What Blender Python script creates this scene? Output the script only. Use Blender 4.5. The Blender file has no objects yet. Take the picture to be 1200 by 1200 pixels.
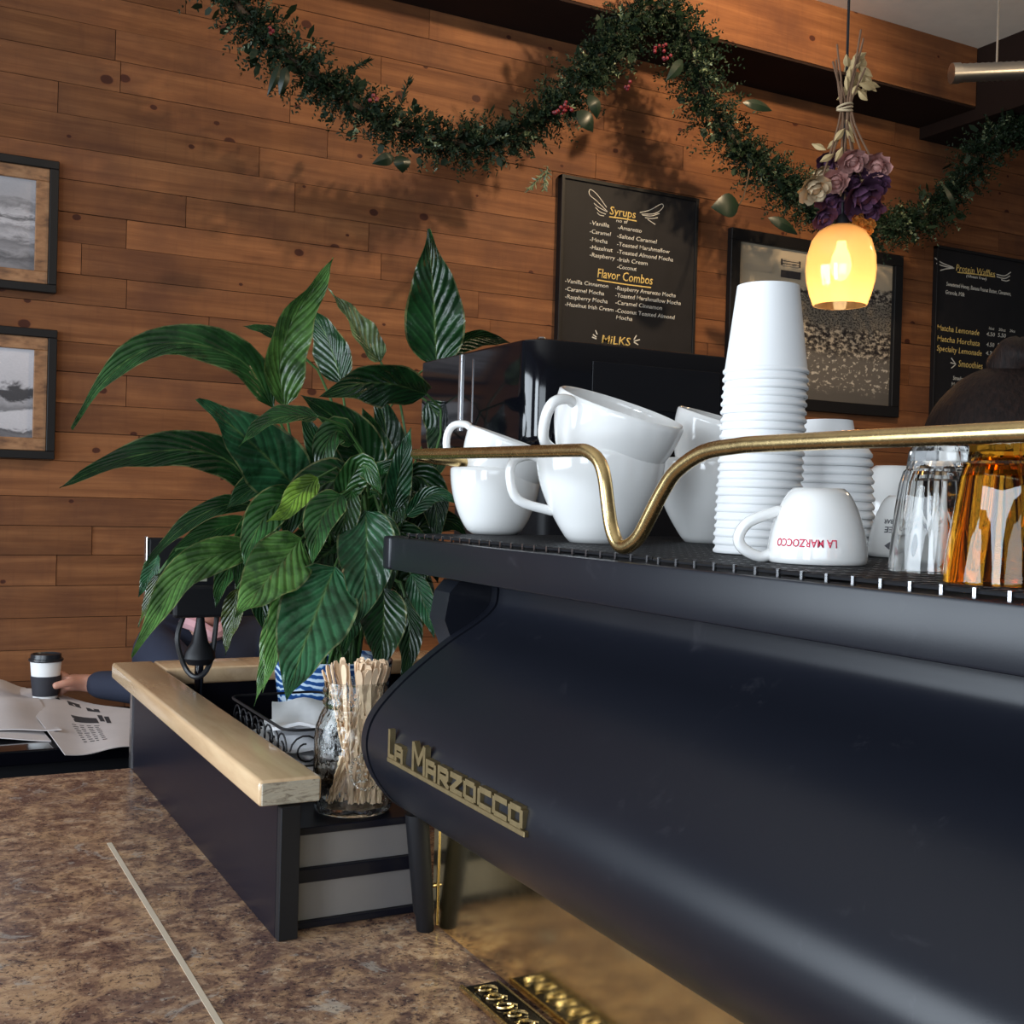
import bpy, bmesh, math, random
from mathutils import Vector, Matrix, Euler, noise
random.seed(7)
SC = bpy.context.scene
COL = SC.collection
PI = math.pi
# ------------------------------------------------------------------ camera, world, lights, exposure
F = 1368.03
YAW, PITCH, ROLL = .489666, .0096885, .0275519
CAM = Vector((0, 0, 1.55))
fw = Vector((math.sin(YAW)*math.cos(PITCH), math.cos(YAW)*math.cos(PITCH), -math.sin(PITCH)))
rt0 = Vector((math.cos(YAW), -math.sin(YAW), 0))
dn0 = fw.cross(rt0)
rt = math.cos(ROLL)*rt0 - math.sin(ROLL)*dn0
dn = math.sin(ROLL)*rt0 + math.cos(ROLL)*dn0
cd = bpy.data.cameras.new('camera')
cam = bpy.data.objects.new('camera', cd)
COL.objects.link(cam)
cd.sensor_width = 36
cd.sensor_fit = 'HORIZONTAL'
cd.lens = 36*F/1200
cd.clip_start = .02
cam.matrix_world = Matrix.Translation(CAM) @ Matrix((rt, -dn, -fw)).transposed().to_4x4()
SC.camera = cam
SC.view_settings.view_transform = 'Standard'
SC.view_settings.look = 'None'
SC.view_settings.gamma = 1
SC.view_settings.use_curve_mapping = False
SC.view_settings.exposure = -0.12

W = bpy.data.worlds.new('world')
SC.world = W
W.use_nodes = True
W.node_tree.nodes['Background'].inputs[0].default_value = (.75, .85, 1, 1)
W.node_tree.nodes['Background'].inputs[1].default_value = .10

def area(name, loc, target, sx, sy, power, color):
    l = bpy.data.lights.new(name, 'AREA')
    l.shape = 'RECTANGLE'
    l.size, l.size_y, l.energy, l.color = sx, sy, power, color
    o = bpy.data.objects.new(name, l)
    l.spread = math.radians(150)
    COL.objects.link(o)
    o.location = loc
    o.rotation_euler = (Vector(target)-Vector(loc)).to_track_quat('-Z', 'Y').to_euler()
    return o
def spot(name, loc, target, power, color, size=.04, angle=110, blend=.6):
    l = bpy.data.lights.new(name, 'SPOT')
    l.energy, l.color, l.shadow_soft_size = power, color, size
    l.spot_size = math.radians(angle)
    l.spot_blend = blend
    o = bpy.data.objects.new(name, l)
    COL.objects.link(o)
    o.location = loc
    o.rotation_euler = (Vector(target)-Vector(loc)).to_track_quat('-Z', 'Y').to_euler()
    return o
area('window_daylight', (-2.6, 2.1, 1.75), (1.2, 1.7, 1.3), 2.6, 2.0, 118, (.80, .90, 1))
area('window_daylight_front', (-1.6, -2.4, 2.1), (.9, 1.2, 1.2), 2.2, 1.5, 38, (.80, .90, 1))
area('corner_highlight_fill', (-2.6, -.75, 1.9), (1.0, 1.6, 1.5), .9, 2.0, 56, (.80, .90, 1))  # unseen area light added for the highlight on the black appliance's corner
spot('ceiling_spot', (2.75, 2.3, 3.55), (2.5, 4.0, 2.7), 150, (1, .74, .46))
spot('ceiling_spot', (1.0, 2.2, 3.55), (1.1, 4.0, 1.7), 22, (1, .74, .48))
spot('ceiling_spot', (4.3, 2.4, 3.55), (4.0, 4.0, 2.6), 130, (1, .72, .42))
pl_ = bpy.data.lights.new('ceiling_fill', 'POINT'); pl_.energy = 20; pl_.color = (1, .72, .42); pl_.shadow_soft_size = .06  # unseen warm point light added to brighten the ceiling
po_ = bpy.data.objects.new('ceiling_fill', pl_); COL.objects.link(po_); po_.location = (3.6, 1.6, 2.9)

# ------------------------------------------------------------------ placing: a pixel's sight line met with a real plane
def ray(px, py):
    return rt*((px-600)/F) + dn*((py-600)/F) + fw
def at(px, py, X=None, Y=None, Z=None, D=None):
    d = ray(px, py)
    if X is not None: t = (X-CAM.x)/d.x
    elif Y is not None: t = (Y-CAM.y)/d.y
    elif Z is not None: t = (Z-CAM.z)/d.z
    else: t = D
    return CAM + d*t

# ------------------------------------------------------------------ material helpers
class N:
    def __init__(s, name):
        s.m = bpy.data.materials.new(name)
        s.m.use_nodes = True
        s.t = s.m.node_tree
        s.b = s.t.nodes['Principled BSDF']
    def n(s, typ, **kw):
        x = s.t.nodes.new(typ)
        for k, v in kw.items():
            if k.startswith('i_'):
                x.inputs[int(k[2:])].default_value = v
            else:
                setattr(x, k, v)
        return x
    def l(s, a, b): s.t.links.new(a, b)
    def math(s, op, a, b=None, c=None):
        x = s.n('ShaderNodeMath', operation=op)
        for i, v in enumerate((a, b, c)):
            if v is None: continue
            if isinstance(v, (int, float)): x.inputs[i].default_value = v
            else: s.l(v, x.inputs[i])
        return x.outputs[0]
    def mix(s, fac, a, b, typ='MIX'):
        x = s.n('ShaderNodeMix', data_type='RGBA', blend_type=typ)
        for i, v in ((0, fac), (6, a), (7, b)):
            if isinstance(v, (int, float)): x.inputs[i].default_value = v
            elif isinstance(v, tuple): x.inputs[i].default_value = (*v[:3], 1)
            else: s.l(v, x.inputs[i])
        return x.outputs[2]
    def ramp(s, fac, stops, interp='LINEAR'):
        x = s.n('ShaderNodeValToRGB')
        x.color_ramp.interpolation = interp
        e = x.color_ramp.elements
        while len(e) < len(stops): e.new(.5)
        for k, (p, c) in enumerate(stops):
            e[k].position = p
            e[k].color = (*c, 1) if isinstance(c, tuple) else (c, c, c, 1)
        s.l(fac, x.inputs[0])
        return x.outputs[0]
    def coord(s, scale=(1, 1, 1), kind='Object', rnd=False):
        tc = s.n('ShaderNodeTexCoord').outputs[kind]
        if rnd:
            oi = s.n('ShaderNodeObjectInfo').outputs['Random']
            v = s.n('ShaderNodeVectorMath', operation='SCALE')
            v.inputs[0].default_value = (37, 11, 53)
            s.l(oi, v.inputs['Scale'])
            a = s.n('ShaderNodeVectorMath', operation='ADD')
            s.l(tc, a.inputs[0]); s.l(v.outputs[0], a.inputs[1])
            tc = a.outputs[0]
        mp = s.n('ShaderNodeMapping')
        mp.inputs['Scale'].default_value = scale
        s.l(tc, mp.inputs[0])
        return mp.outputs[0]
    def noise(s, vec, scale, detail=4, rough=.6, dist=0):
        x = s.n('ShaderNodeTexNoise')
        x.inputs['Scale'].default_value = scale
        x.inputs['Detail'].default_value = detail
        x.inputs['Roughness'].default_value = rough
        x.inputs['Distortion'].default_value = dist
        s.l(vec, x.inputs['Vector'])
        return x.outputs[0]
    def bump(s, h, strength=.3, dist=.002):
        x = s.n('ShaderNodeBump')
        x.inputs['Strength'].default_value = strength
        x.inputs['Distance'].default_value = dist
        s.l(h, x.inputs['Height'])
        s.l(x.outputs[0], s.b.inputs['Normal'])
    def set(s, **kw):
        for k, v in kw.items():
            k = {'col': 'Base Color', 'rough': 'Roughness', 'metal': 'Metallic', 'trans': 'Transmission Weight', 'ior': 'IOR',
                 'spec': 'Specular IOR Level', 'coat': 'Coat Weight', 'sheen': 'Sheen Weight', 'emis': 'Emission Color',
                 'emstr': 'Emission Strength', 'sss': 'Subsurface Weight', 'alpha': 'Alpha', 'crough': 'Coat Roughness'}[k]
            i = s.b.inputs[k]
            if isinstance(v, (int, float)): i.default_value = v
            elif isinstance(v, tuple): i.default_value = (*v[:3], 1)
            else: s.l(v, i)
        return s

def plain(name, col, rough=.5, metal=0, bump=0, bscale=200, var=.12, **kw):
    a = N(name)
    v = a.coord()
    n = a.noise(v, 9, 5)
    c = a.mix(a.math('MULTIPLY', n, 1.0), tuple(x*(1-var) for x in col), tuple(min(1, x*(1+var)) for x in col))
    a.set(col=c, rough=rough, metal=metal, **kw)
    if bump: a.bump(a.noise(v, bscale, 3), bump, .001)
    return a.m

def wood_planks():
    a = N('stained_pine')
    v = a.coord(rnd=True)
    oi = a.n('ShaderNodeObjectInfo').outputs['Random']
    g = a.coord((1.6, 10, 30), rnd=True)
    n1 = a.noise(g, 1.0, 6, .62, .6)
    n2 = a.noise(a.coord((5, 40, 150), rnd=True), 1.0, 4, .7)
    c = a.ramp(n1, [(.25, (.12, .044, .017)), (.5, (.215, .086, .033)), (.75, (.33, .142, .056))])
    c = a.mix(a.math('MULTIPLY', n2, .5), c, (.10, .042, .024))
    blotch = a.noise(v, 3.2, 4, .6)  # broad darker blotches, scattered at random
    c = a.mix(a.ramp(blotch, [(.42, 0.), (.68, .65)]), c, (.085, .036, .022))
    # saw-cut cross streaks
    cs = a.noise(a.coord((55, 3, 4), rnd=True), 1.0, 3, .6)
    c = a.mix(a.ramp(cs, [(.55, 0.), (.8, .28)]), c, (.10, .038, .02))
    # knots
    vo = a.n('ShaderNodeTexVoronoi', feature='F1', voronoi_dimensions='2D')
    vo.inputs['Scale'].default_value = 5.5
    kx = a.n('ShaderNodeSeparateXYZ'); a.l(a.coord((.8, 1, 1.1), rnd=True), kx.inputs[0])
    kc = a.n('ShaderNodeCombineXYZ'); a.l(kx.outputs[0], kc.inputs[0]); a.l(kx.outputs[2], kc.inputs[1])
    a.l(kc.outputs[0], vo.inputs['Vector'])
    sep = a.n('ShaderNodeSeparateColor'); a.l(vo.outputs['Color'], sep.inputs[0])
    on = a.math('GREATER_THAN', sep.outputs[0], .56)
    size = a.math('MULTIPLY_ADD', sep.outputs[1], .12, .045)
    wob = a.math('MULTIPLY', a.noise(v, 60, 2), .02)
    d = a.math('DIVIDE', a.math('ADD', vo.outputs['Distance'], wob), a.math('ADD', size, .012))
    core = a.math('MULTIPLY', on, a.ramp(d, [(.5, 1.), (.62, 0.)]))
    halo = a.math('MULTIPLY', on, a.ramp(d, [(.3, 1.), (.999, 0.)]))
    c = a.mix(a.math('MULTIPLY', halo, .4), c, (.16, .05, .02))
    c = a.mix(a.math('MULTIPLY', core, .9), c, (.045, .014, .010))
    tone = a.math('MULTIPLY_ADD', oi, .34, .80)
    hs = a.n('ShaderNodeHueSaturation'); a.l(tone, hs.inputs['Value']); a.l(c, hs.inputs['Color'])
    hs.inputs['Saturation'].default_value = 1.0
    a.set(col=hs.outputs[0], rough=.6, spec=.15)
    a.bump(a.math('ADD', n2, a.math('MULTIPLY', core, -.6)), .35, .002)
    return a.m

def granite():
    a = N('brown_granite')
    v = a.coord()
    big = a.noise(v, 9, 6, .65, .8)
    mid = a.noise(v, 34, 6, .7, .5)
    fine = a.noise(v, 150, 4, .75)
    flow = a.noise(a.coord((1.2, 1, 1)), 13, 6, .72, 1.2)
    c = a.ramp(mid, [(.30, (.03, .02, .028)), (.43, (.16, .09, .065)), (.53, (.34, .20, .125)), (.63, (.56, .38, .24)), (.76, (.45, .41, .36))])
    c = a.mix(a.ramp(big, [(.46, 0.), (.62, .8)]), c, (.13, .075, .065))
    c = a.mix(a.ramp(flow, [(.50, 0.), (.62, .7)]), c, (.58, .36, .20))
    c = a.mix(a.ramp(a.noise(v, 9, 5, .7, 2), [(.60, 0.), (.66, .55), (.74, 0.)]), c, (.46, .44, .40))
    sp = a.ramp(fine, [(.37, 1.), (.46, 0.)])
    c = a.mix(a.math('MULTIPLY', sp, .85), c, (.035, .022, .03))
    sp2 = a.ramp(a.noise(v, 110, 3, .7), [(.60, 0.), (.70, .75)])
    c = a.mix(sp2, c, (.50, .38, .28))
    vein = a.ramp(a.noise(a.coord((1.1, 1, 1)), 17, 7, .75, 1.6), [(.30, .9), (.40, 0.)])
    c = a.mix(vein, c, (.03, .018, .028))
    a.set(col=c, rough=a.ramp(mid, [(.3, .16), (.8, .3)]), spec=.5)
    return a.m

def brass(name, col=(.62, .44, .17), rough=.22, dirty=.5, sc=12):
    a = N(name)
    v = a.coord()
    n = a.noise(v, sc, 6, .7, .4)
    n2 = a.noise(v, sc*9, 4, .7)
    c = a.mix(a.math('MULTIPLY', a.ramp(n, [(.4, 0.), (.7, 1.)]), dirty), col, tuple(x*.45 for x in col))
    r = a.math('MULTIPLY_ADD', n2, .12, rough-.06)
    a.set(col=c, rough=r, metal=1)
    a.bump(n2, .012, .001)
    return a.m

def black_powder():
    a = N('matte_black_powder_coat')
    v = a.coord()
    n = a.noise(v, 5, 5, .65)
    dust = a.ramp(a.noise(v, 22, 6, .75, .6), [(.60, 0.), (.85, .2)])
    c = a.mix(dust, (.008, .009, .014), (.10, .095, .11))
    a.set(col=c, rough=a.math('MULTIPLY_ADD', n, .12, .27), spec=.38)
    a.bump(a.noise(v, 900, 2), .06, .0005)
    return a.m

def leaf_mat():
    a = N('peace_lily_leaf')
    uv = a.n('ShaderNodeUVMap').outputs[0]
    s = a.n('ShaderNodeSeparateXYZ'); a.l(uv, s.inputs[0])
    u = a.math('ABSOLUTE', a.math('MULTIPLY_ADD', s.outputs[0], 2, -1))
    ph = a.math('ADD', a.math('SUBTRACT', a.math('MULTIPLY', s.outputs[1], 58.), a.math('MULTIPLY', a.math('POWER', u, .8), 20.)), a.math('MULTIPLY', a.noise(a.coord(rnd=True), 14, 2), 3.5))
    w = a.math('MULTIPLY_ADD', a.math('SINE', ph), .5, .5)
    w2 = a.math('POWER', w, 7)
    oi = a.n('ShaderNodeObjectInfo').outputs['Color']
    n = a.noise(a.coord(rnd=True), 22, 4)
    hs = a.n('ShaderNodeHueSaturation'); a.l(oi, hs.inputs['Color']); hs.inputs['Value'].default_value = 2.0
    c = a.mix(a.math('MULTIPLY', w2, .6), oi, hs.outputs[0])
    mid = a.ramp(u, [(.0, 1.), (.07, 0.)])
    c = a.mix(a.math('MULTIPLY', mid, .7), c, (.14, .24, .07))
    edge = a.ramp(a.math('ADD', u, a.math('MULTIPLY', n, .12)), [(.99, 0.), (1.05, 1.)])
    c = a.mix(a.math('MULTIPLY', edge, .35), c, (.42, .38, .16))
    c = a.mix(a.ramp(n, [(.42, .7), (.58, 0.)]), c, (.005, .022, .007))
    a.set(col=c, rough=.24, spec=.55)
    a.bump(a.math('ADD', w, a.math('MULTIPLY', a.noise(a.coord(rnd=True), 30, 3), 1.6)), .6, .003)
    tr = a.n('ShaderNodeBsdfTranslucent'); a.l(c, tr.inputs[0])
    mx = a.n('ShaderNodeMixShader'); mx.inputs[0].default_value = .18
    out = a.t.nodes['Material Output']
    a.l(a.b.outputs[0], mx.inputs[1]); a.l(tr.outputs[0], mx.inputs[2]); a.l(mx.outputs[0], out.inputs[0])
    return a.m

def cupwhite():
    a = N('white_porcelain')
    a.set(col=(.80, .79, .77), rough=.12, spec=.5, coat=.4)
    return a.m

M = dict(
    plank=wood_planks(), granite=granite(),
    brass=brass('aged_brass', (.98, .82, .48), .15, .22), brass_rail=brass('brushed_brass_tube', (.80, .58, .27), .26, .55, 30),
    badge=brass('dull_brass_badge', (.36, .28, .15), .45, .5, 60),
    powder=black_powder(), leaf=leaf_mat(), cup=cupwhite(),
    black_gloss=plain('glossy_black_enamel', (.003, .003, .005), .08, spec=.6),
    black_plastic=plain('black_plastic', (.007, .007, .009), .5, spec=.3),
    black_laminate=plain('black_laminate', (.007, .007, .012), .32, spec=.18),
    black_rubber=plain('black_rubber', (.02, .02, .022), .38),
    grey_panel=plain('grey_laminate', (.17, .155, .15), .45),
    paper=plain('white_paper_board', (.80, .80, .80), .55, var=.03),
    chrome=plain('chrome', (.45, .45, .46), .22, 1),
    silver=plain('silver_trim', (.62, .62, .64), .25, 1),
    duct=plain('galvanised_duct', (.55, .54, .52), .35, 1, .3, 60),
    ceiling=plain('ceiling_paint', (.80, .74, .66), .9, bump=.3, bscale=40),
    darkbeam=plain('dark_shaded_beam', (.022, .012, .009), .9, spec=.1),  # the beams' shade is put into this dark colour; also backs the planks
    floor=plain('dark_floor', (.06, .045, .04), .6),
    stick=plain('birch_stick', (.80, .58, .38), .6, var=.2),
    lid=plain('black_cup_lid', (.012, .014, .018), .3),
    sleeve=plain('black_cup_sleeve', (.02, .02, .028), .7),
    news=plain('newsprint', (.55, .50, .49), .8, var=.1),
    ink=plain('printing_ink', (.03, .03, .035), .7),
    skin=plain('skin', (.50, .25, .18), .5, sss=.1),
    navy=plain('navy_cloth', (.012, .016, .035), .85, bump=.4, bscale=300),
    shirt=plain('pink_shirt_cloth', (.55, .30, .32), .85, bump=.3, bscale=300),
    denim=plain('dark_trousers', (.02, .025, .05), .9),
    hair=plain('dark_brown_hair', (.016, .009, .008), .5, var=.5),
    board=plain('blackboard', (.012, .011, .012), .6, var=.4, spec=.25),
    board_frame=plain('black_painted_frame', (.007, .006, .006), .5, spec=.3),
    chalk=plain('white_chalk', (.60, .57, .50), .9),
    chalk_y=plain('yellow_chalk', (.66, .46, .14), .9),
    twine=plain('dried_stem', (.16, .085, .045), .8, var=.4),
    dryleaf=plain('dried_leaf', (.48, .34, .16), .7, var=.3),
    rose=plain('dried_pink_rose', (.46, .23, .20), .85, var=.3),
    cream=plain('dried_cream_rose', (.55, .42, .26), .85, var=.3),
    purple=plain('dried_purple_flower', (.085, .028, .070), .8, var=.5),
    orange=plain('dried_orange_flower', (.50, .20, .03), .8, var=.5),
    needle=plain('fir_needles', (.008, .020, .008), .6, var=.6, spec=.25),
    gleaf=plain('garland_leaf', (.006, .016, .007), .4, var=.5),
    tinsel=plain('pale_needle_tips', (.14, .18, .10), .35, var=.4),
    berry=plain('red_berries', (.16, .010, .018), .4),
    vine=plain('garland_stem', (.05, .03, .015), .8),
    napkin=plain('white_napkin', (.78, .78, .80), .85),
    redprint=plain('red_print', (.62, .04, .09), .5),
    greyprint=plain('grey_print', (.09, .09, .10), .6),
    strip_tone=plain('pale_beige_strip', (.62, .52, .40), .5),
    label=plain('pale_sticker', (.35, .34, .27), .6),
    soil=plain('potting_soil', (.02, .013, .009), .95),
)

def maple():
    a = N('lacquered_maple')
    n = a.noise(a.coord((14, 1.6, 14)), 2, 6, .6, .3)
    c = a.ramp(n, [(.3, (.52, .34, .19)), (.55, (.66, .46, .27)), (.8, (.72, .53, .33))])
    a.set(col=c, rough=.22, spec=.5, coat=.5, crough=.15)
    return a.m
M['maple'] = maple()
def endgrain():
    a = N('weathered_end_grain')
    v = a.coord((3, 1, 12))
    c = a.ramp(a.noise(v, 12, 6, .7, 1), [(.35, (.13, .10, .07)), (.5, (.42, .36, .27)), (.7, (.30, .27, .21))])
    a.set(col=c, rough=.6)
    a.bump(a.noise(v, 30, 4), .5, .002)
    return a.m
M['endgrain'] = endgrain()
def framewood():
    a = N('reclaimed_frame_wood')
    n = a.noise(a.coord((2, 2, 5)), 9, 5, .6, .3)
    c = a.ramp(n, [(.3, (.09, .04, .018)), (.5, (.24, .115, .05)), (.75, (.36, .19, .09))])
    a.set(col=c, rough=.55)
    return a.m
M['framewood'] = framewood()
def glass(name, col, ior=1.45, rough=.0):
    a = N(name)
    a.set(col=col, rough=rough, trans=1., ior=ior, spec=.5)
    return a.m
M['glass'] = glass('clear_glass', (.97, .98, .97))
M['amber'] = glass('amber_glass', (.95, .42, .03))
def jarg():
    a = N('rippled_jar_glass')
    a.set(col=(.97, .99, .98), rough=.02, trans=1., ior=1.38, spec=1.)
    a.bump(a.noise(a.coord((1, 1, .6)), 34, 3, .5), .8, .006)
    return a.m
M['jar_glass'] = jarg()
def shade_glass():
    a = N('amber_lamp_glass')
    tr = a.n('ShaderNodeBsdfTransparent'); tr.inputs[0].default_value = (1, .84, .60, 1)
    tl = a.n('ShaderNodeBsdfTranslucent'); tl.inputs[0].default_value = (1, .76, .52, 1)
    gl = a.n('ShaderNodeBsdfGlossy'); gl.inputs['Roughness'].default_value = .08
    m1 = a.n('ShaderNodeMixShader'); m1.inputs[0].default_value = .42
    m2 = a.n('ShaderNodeMixShader'); m2.inputs[0].default_value = .08
    a.l(tr.outputs[0], m1.inputs[1]); a.l(tl.outputs[0], m1.inputs[2])
    a.l(m1.outputs[0], m2.inputs[1]); a.l(gl.outputs[0], m2.inputs[2])
    a.l(m2.outputs[0], a.t.nodes['Material Output'].inputs[0])
    return a.m
M['shade'] = shade_glass()
def emis(name, col, s):
    a = N(name)
    a.set(col=(0, 0, 0), emis=col, emstr=s)
    return a.m
M['bulb'] = emis('lit_filament_bulb', (1, .72, .38), 9)
def potglaze():
    a = N('blue_white_glaze')
    w = a.n('ShaderNodeTexWave', wave_type='BANDS', bands_direction='Z')
    w.inputs['Scale'].default_value = 22
    w.inputs['Distortion'].default_value = 9
    w.inputs['Detail'].default_value = 3
    a.l(a.coord(), w.inputs[0])
    c = a.ramp(w.outputs[1], [(.45, (.015, .06, .20)), (.6, (.03, .16, .42)), (.8, (.50, .62, .74))])
    a.set(col=c, rough=.25)
    return a.m
M['pot'] = potglaze()

def photo_sea(name, bands, bscale, seed):
    a = N(name)
    uv = a.n('ShaderNodeUVMap').outputs[0]
    mp = a.n('ShaderNodeMapping'); mp.inputs['Location'].default_value = (seed, seed*.7, 0); mp.inputs['Scale'].default_value = (2.2, bscale, 1)
    a.l(uv, mp.inputs[0])
    n = a.noise(mp.outputs[0], 2.6, 6, .65, .5)
    s = a.n('ShaderNodeSeparateXYZ'); a.l(uv, s.inputs[0])
    y = a.math('ADD', s.outputs[1], a.math('MULTIPLY_ADD', n, .34, -.17))
    c = a.ramp(y, bands)
    n2 = a.noise(uv, 60, 3)
    c = a.mix(a.math('MULTIPLY', n2, .25), c, (.12, .11, .13))
    a.set(col=c, rough=.25, spec=.4)
    return a.m
g = lambda v: (v, v*.97, v*1.02)
M['photo_waves'] = photo_sea('photo_breaking_waves', [(0, g(.22)), (.12, g(.10)), (.2, g(.28)), (.30, g(.16)), (.36, g(.42)), (.46, g(.24)), (.52, g(.50)), (.58, g(.10)), (.63, g(.48)), (.72, g(.20)), (.78, g(.34)), (1, g(.40))], 3, 3)
M['photo_shore'] = photo_sea('photo_misty_shore', [(0, g(.18)), (.07, g(.10)), (.10, g(.50)), (.28, g(.55)), (.32, g(.18)), (.42, g(.34)), (.46, g(.05)), (.56, g(.06)), (.61, g(.50)), (1, g(.60))], 2.2, 9)
def photo_crowd():
    a = N('photo_beach_crowd')
    uv = a.n('ShaderNodeUVMap').outputs[0]
    s = a.n('ShaderNodeSeparateXYZ'); a.l(uv, s.inputs[0])
    sp = a.noise(uv, 34, 3, .6)
    sp2 = a.noise(uv, 90, 3, .7)
    big = a.noise(uv, 6, 4, .6)
    crowd = a.ramp(sp, [(.40, (.025, .02, .018)), (.5, (.10, .085, .07)), (.60, (.42, .36, .28))])
    fine = a.ramp(sp2, [(.42, (.04, .033, .028)), (.55, (.22, .19, .15))])
    sand = a.mix(a.ramp(sp, [(.56, 0.), (.62, 1.)]), (.13, .115, .10), (.50, .45, .38))
    y = a.math('ADD', s.outputs[1], a.math('MULTIPLY_ADD', big, .14, -.07))
    c = a.mix(a.ramp(y, [(.30, 0.), (.36, 1.)]), sand, crowd)
    c = a.mix(a.ramp(y, [(.05, 1.), (.14, 0.)]), c, (.10, .09, .08))
    c = a.mix(a.ramp(y, [(.50, 0.), (.53, 1.)]), c, fine)
    c = a.mix(a.ramp(y, [(.70, 0.), (.72, 1.)]), c, crowd)
    c = a.mix(a.ramp(a.math('ADD', y, a.math('MULTIPLY', s.outputs[0], -.12)), [(.70, 0.), (.72, 1.)]), c, (.46, .38, .27))
    a.set(col=c, rough=.25, spec=.4)
    return a.m
M['photo_crowd'] = photo_crowd()

# ------------------------------------------------------------------ mesh helpers
WL = {}
def finish(me, m, smooth, ang=35):
    me.materials.append(m)
    if smooth:
        for p in me.polygons: p.use_smooth = True
        me.set_sharp_from_angle(angle=math.radians(ang))
def tag(o, label=None, cat=None, group=None, kind=None):
    if label: o['label'] = label
    if cat: o['category'] = cat
    if group: o['group'] = group
    if kind: o['kind'] = kind
    return o
def obj(name, bm, m, parent=None, smooth=False, kind=None, label=None, ang=35, base=None):
    vs = bm.verts
    if base is None:
        xs = [v.co.x for v in vs]; ys = [v.co.y for v in vs]; zs = [v.co.z for v in vs]
        o0 = Vector(((min(xs)+max(xs))/2, (min(ys)+max(ys))/2, min(zs)))
    else:
        o0 = Vector(base)
    for v in vs: v.co -= o0
    bmesh.ops.recalc_face_normals(bm, faces=bm.faces)
    me = bpy.data.meshes.new(name)
    bm.to_mesh(me); bm.free()
    finish(me, m, smooth, ang)
    o = bpy.data.objects.new(name, me)
    COL.objects.link(o)
    if parent:
        o.parent = parent
        o.location = o0 - WL[parent.name]
    else:
        o.location = o0
    WL[o.name] = o0
    if kind: o['kind'] = kind
    if label: o['label'] = label
    return o
def obj_raw(name, me, m, parent, origin, smooth=True):
    """mesh data already relative to world origin"""
    bm = bmesh.new(); bm.from_mesh(me)
    return obj(name, bm, m, parent, smooth)
def thing(name, label, cat, loc=(0, 0, 0), group=None):
    o = bpy.data.objects.new(name, None)
    o.empty_display_size = .05
    COL.objects.link(o)
    o.location = loc
    WL[o.name] = Vector(loc)
    return tag(o, label, cat, group)
def copy_tree(o, parent=None):
    c = o.copy(); COL.objects.link(c)
    if parent: c.parent = parent
    for ch in list(o.children): copy_tree(ch, c)
    return c
def place(o, loc, rot=(0, 0, 0)):
    o.location = loc; o.rotation_euler = rot
    return o
def B(): return bmesh.new()
def box(bm, lo, hi, bev=0, seg=1):
    lo, hi = [min(a, b) for a, b in zip(lo, hi)], [max(a, b) for a, b in zip(lo, hi)]
    r = bmesh.ops.create_cube(bm, size=1)
    c = [(a+b)/2 for a, b in zip(lo, hi)]
    for v in r['verts']:
        v.co = Vector([c[i]+v.co[i]*(hi[i]-lo[i]) for i in range(3)])
    if bev:
        es = list({e for v in r['verts'] for e in v.link_edges})
        bmesh.ops.bevel(bm, geom=es, offset=bev, segments=seg, affect='EDGES', profile=.5)
    return bm
def tube(bm, pts, r, n=8, cap=True, closed=False):
    pts = [Vector(p) for p in pts]
    rs = r if isinstance(r, (list, tuple)) else [r]*len(pts)
    N_ = len(pts); rings = []
    up = None
    for i, p in enumerate(pts):
        a = pts[(i-1) % N_] if (closed or i > 0) else pts[i]
        b = pts[(i+1) % N_] if (closed or i < N_-1) else pts[i]
        t = (b-a).normalized() if (b-a).length > 1e-9 else Vector((0, 0, 1))
        if up is None:
            up = t.orthogonal().normalized()
        up = (up - t*up.dot(t))
        up = up.normalized() if up.length > 1e-6 else t.orthogonal().normalized()
        s = t.cross(up)
        rings.append([bm.verts.new(p + (up*math.cos(2*PI*k/n)+s*math.sin(2*PI*k/n))*rs[i]) for k in range(n)])
    m = N_ if closed else N_-1
    for i in range(m):
        A, C_ = rings[i], rings[(i+1) % N_]
        for k in range(n):
            try: bm.faces.new((A[k], A[(k+1) % n], C_[(k+1) % n], C_[k]))
            except ValueError: pass
    if cap and not closed:
        bm.faces.new(rings[0][::-1]); bm.faces.new(rings[-1])
    return bm
def lathe(bm, prof, c=(0, 0, 0), n=40, close=False):
    """prof: list of (r, z); c: centre"""
    rings = []
    for r, z in prof:
        if r < 1e-6: rings.append([bm.verts.new((c[0], c[1], c[2]+z))])
        else: rings.append([bm.verts.new((c[0]+r*math.cos(2*PI*k/n), c[1]+r*math.sin(2*PI*k/n), c[2]+z)) for k in range(n)])
    L = len(rings)
    for i in range(L if close else L-1):
        a, b = rings[i], rings[(i+1) % L]
        if len(a) == 1 and len(b) == 1: continue
        for k in range(n):
            if len(a) == 1: bm.faces.new((a[0], b[k], b[(k+1) % n]))
            elif len(b) == 1: bm.faces.new((a[k], a[(k+1) % n], b[0]))
            else: bm.faces.new((a[k], a[(k+1) % n], b[(k+1) % n], b[k]))
    return bm
def smooth_path(pts, sub=6, closed=False):
    P = [Vector(p) for p in pts]; out = []; n = len(P)
    rng = n if closed else n-1
    for i in range(rng):
        p1, p2 = P[i], P[(i+1) % n]
        p0 = P[(i-1) % n] if (closed or i > 0) else p1*2-p2
        p3 = P[(i+2) % n] if (closed or i+2 < n) else p2*2-p1
        for k in range(sub):
            t = k/sub
            out.append(.5*((2*p1)+(p2-p0)*t+(2*p0-5*p1+4*p2-p3)*t*t+(3*p1-p0-3*p2+p3)*t**3))
    if not closed: out.append(P[-1])
    return out
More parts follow.
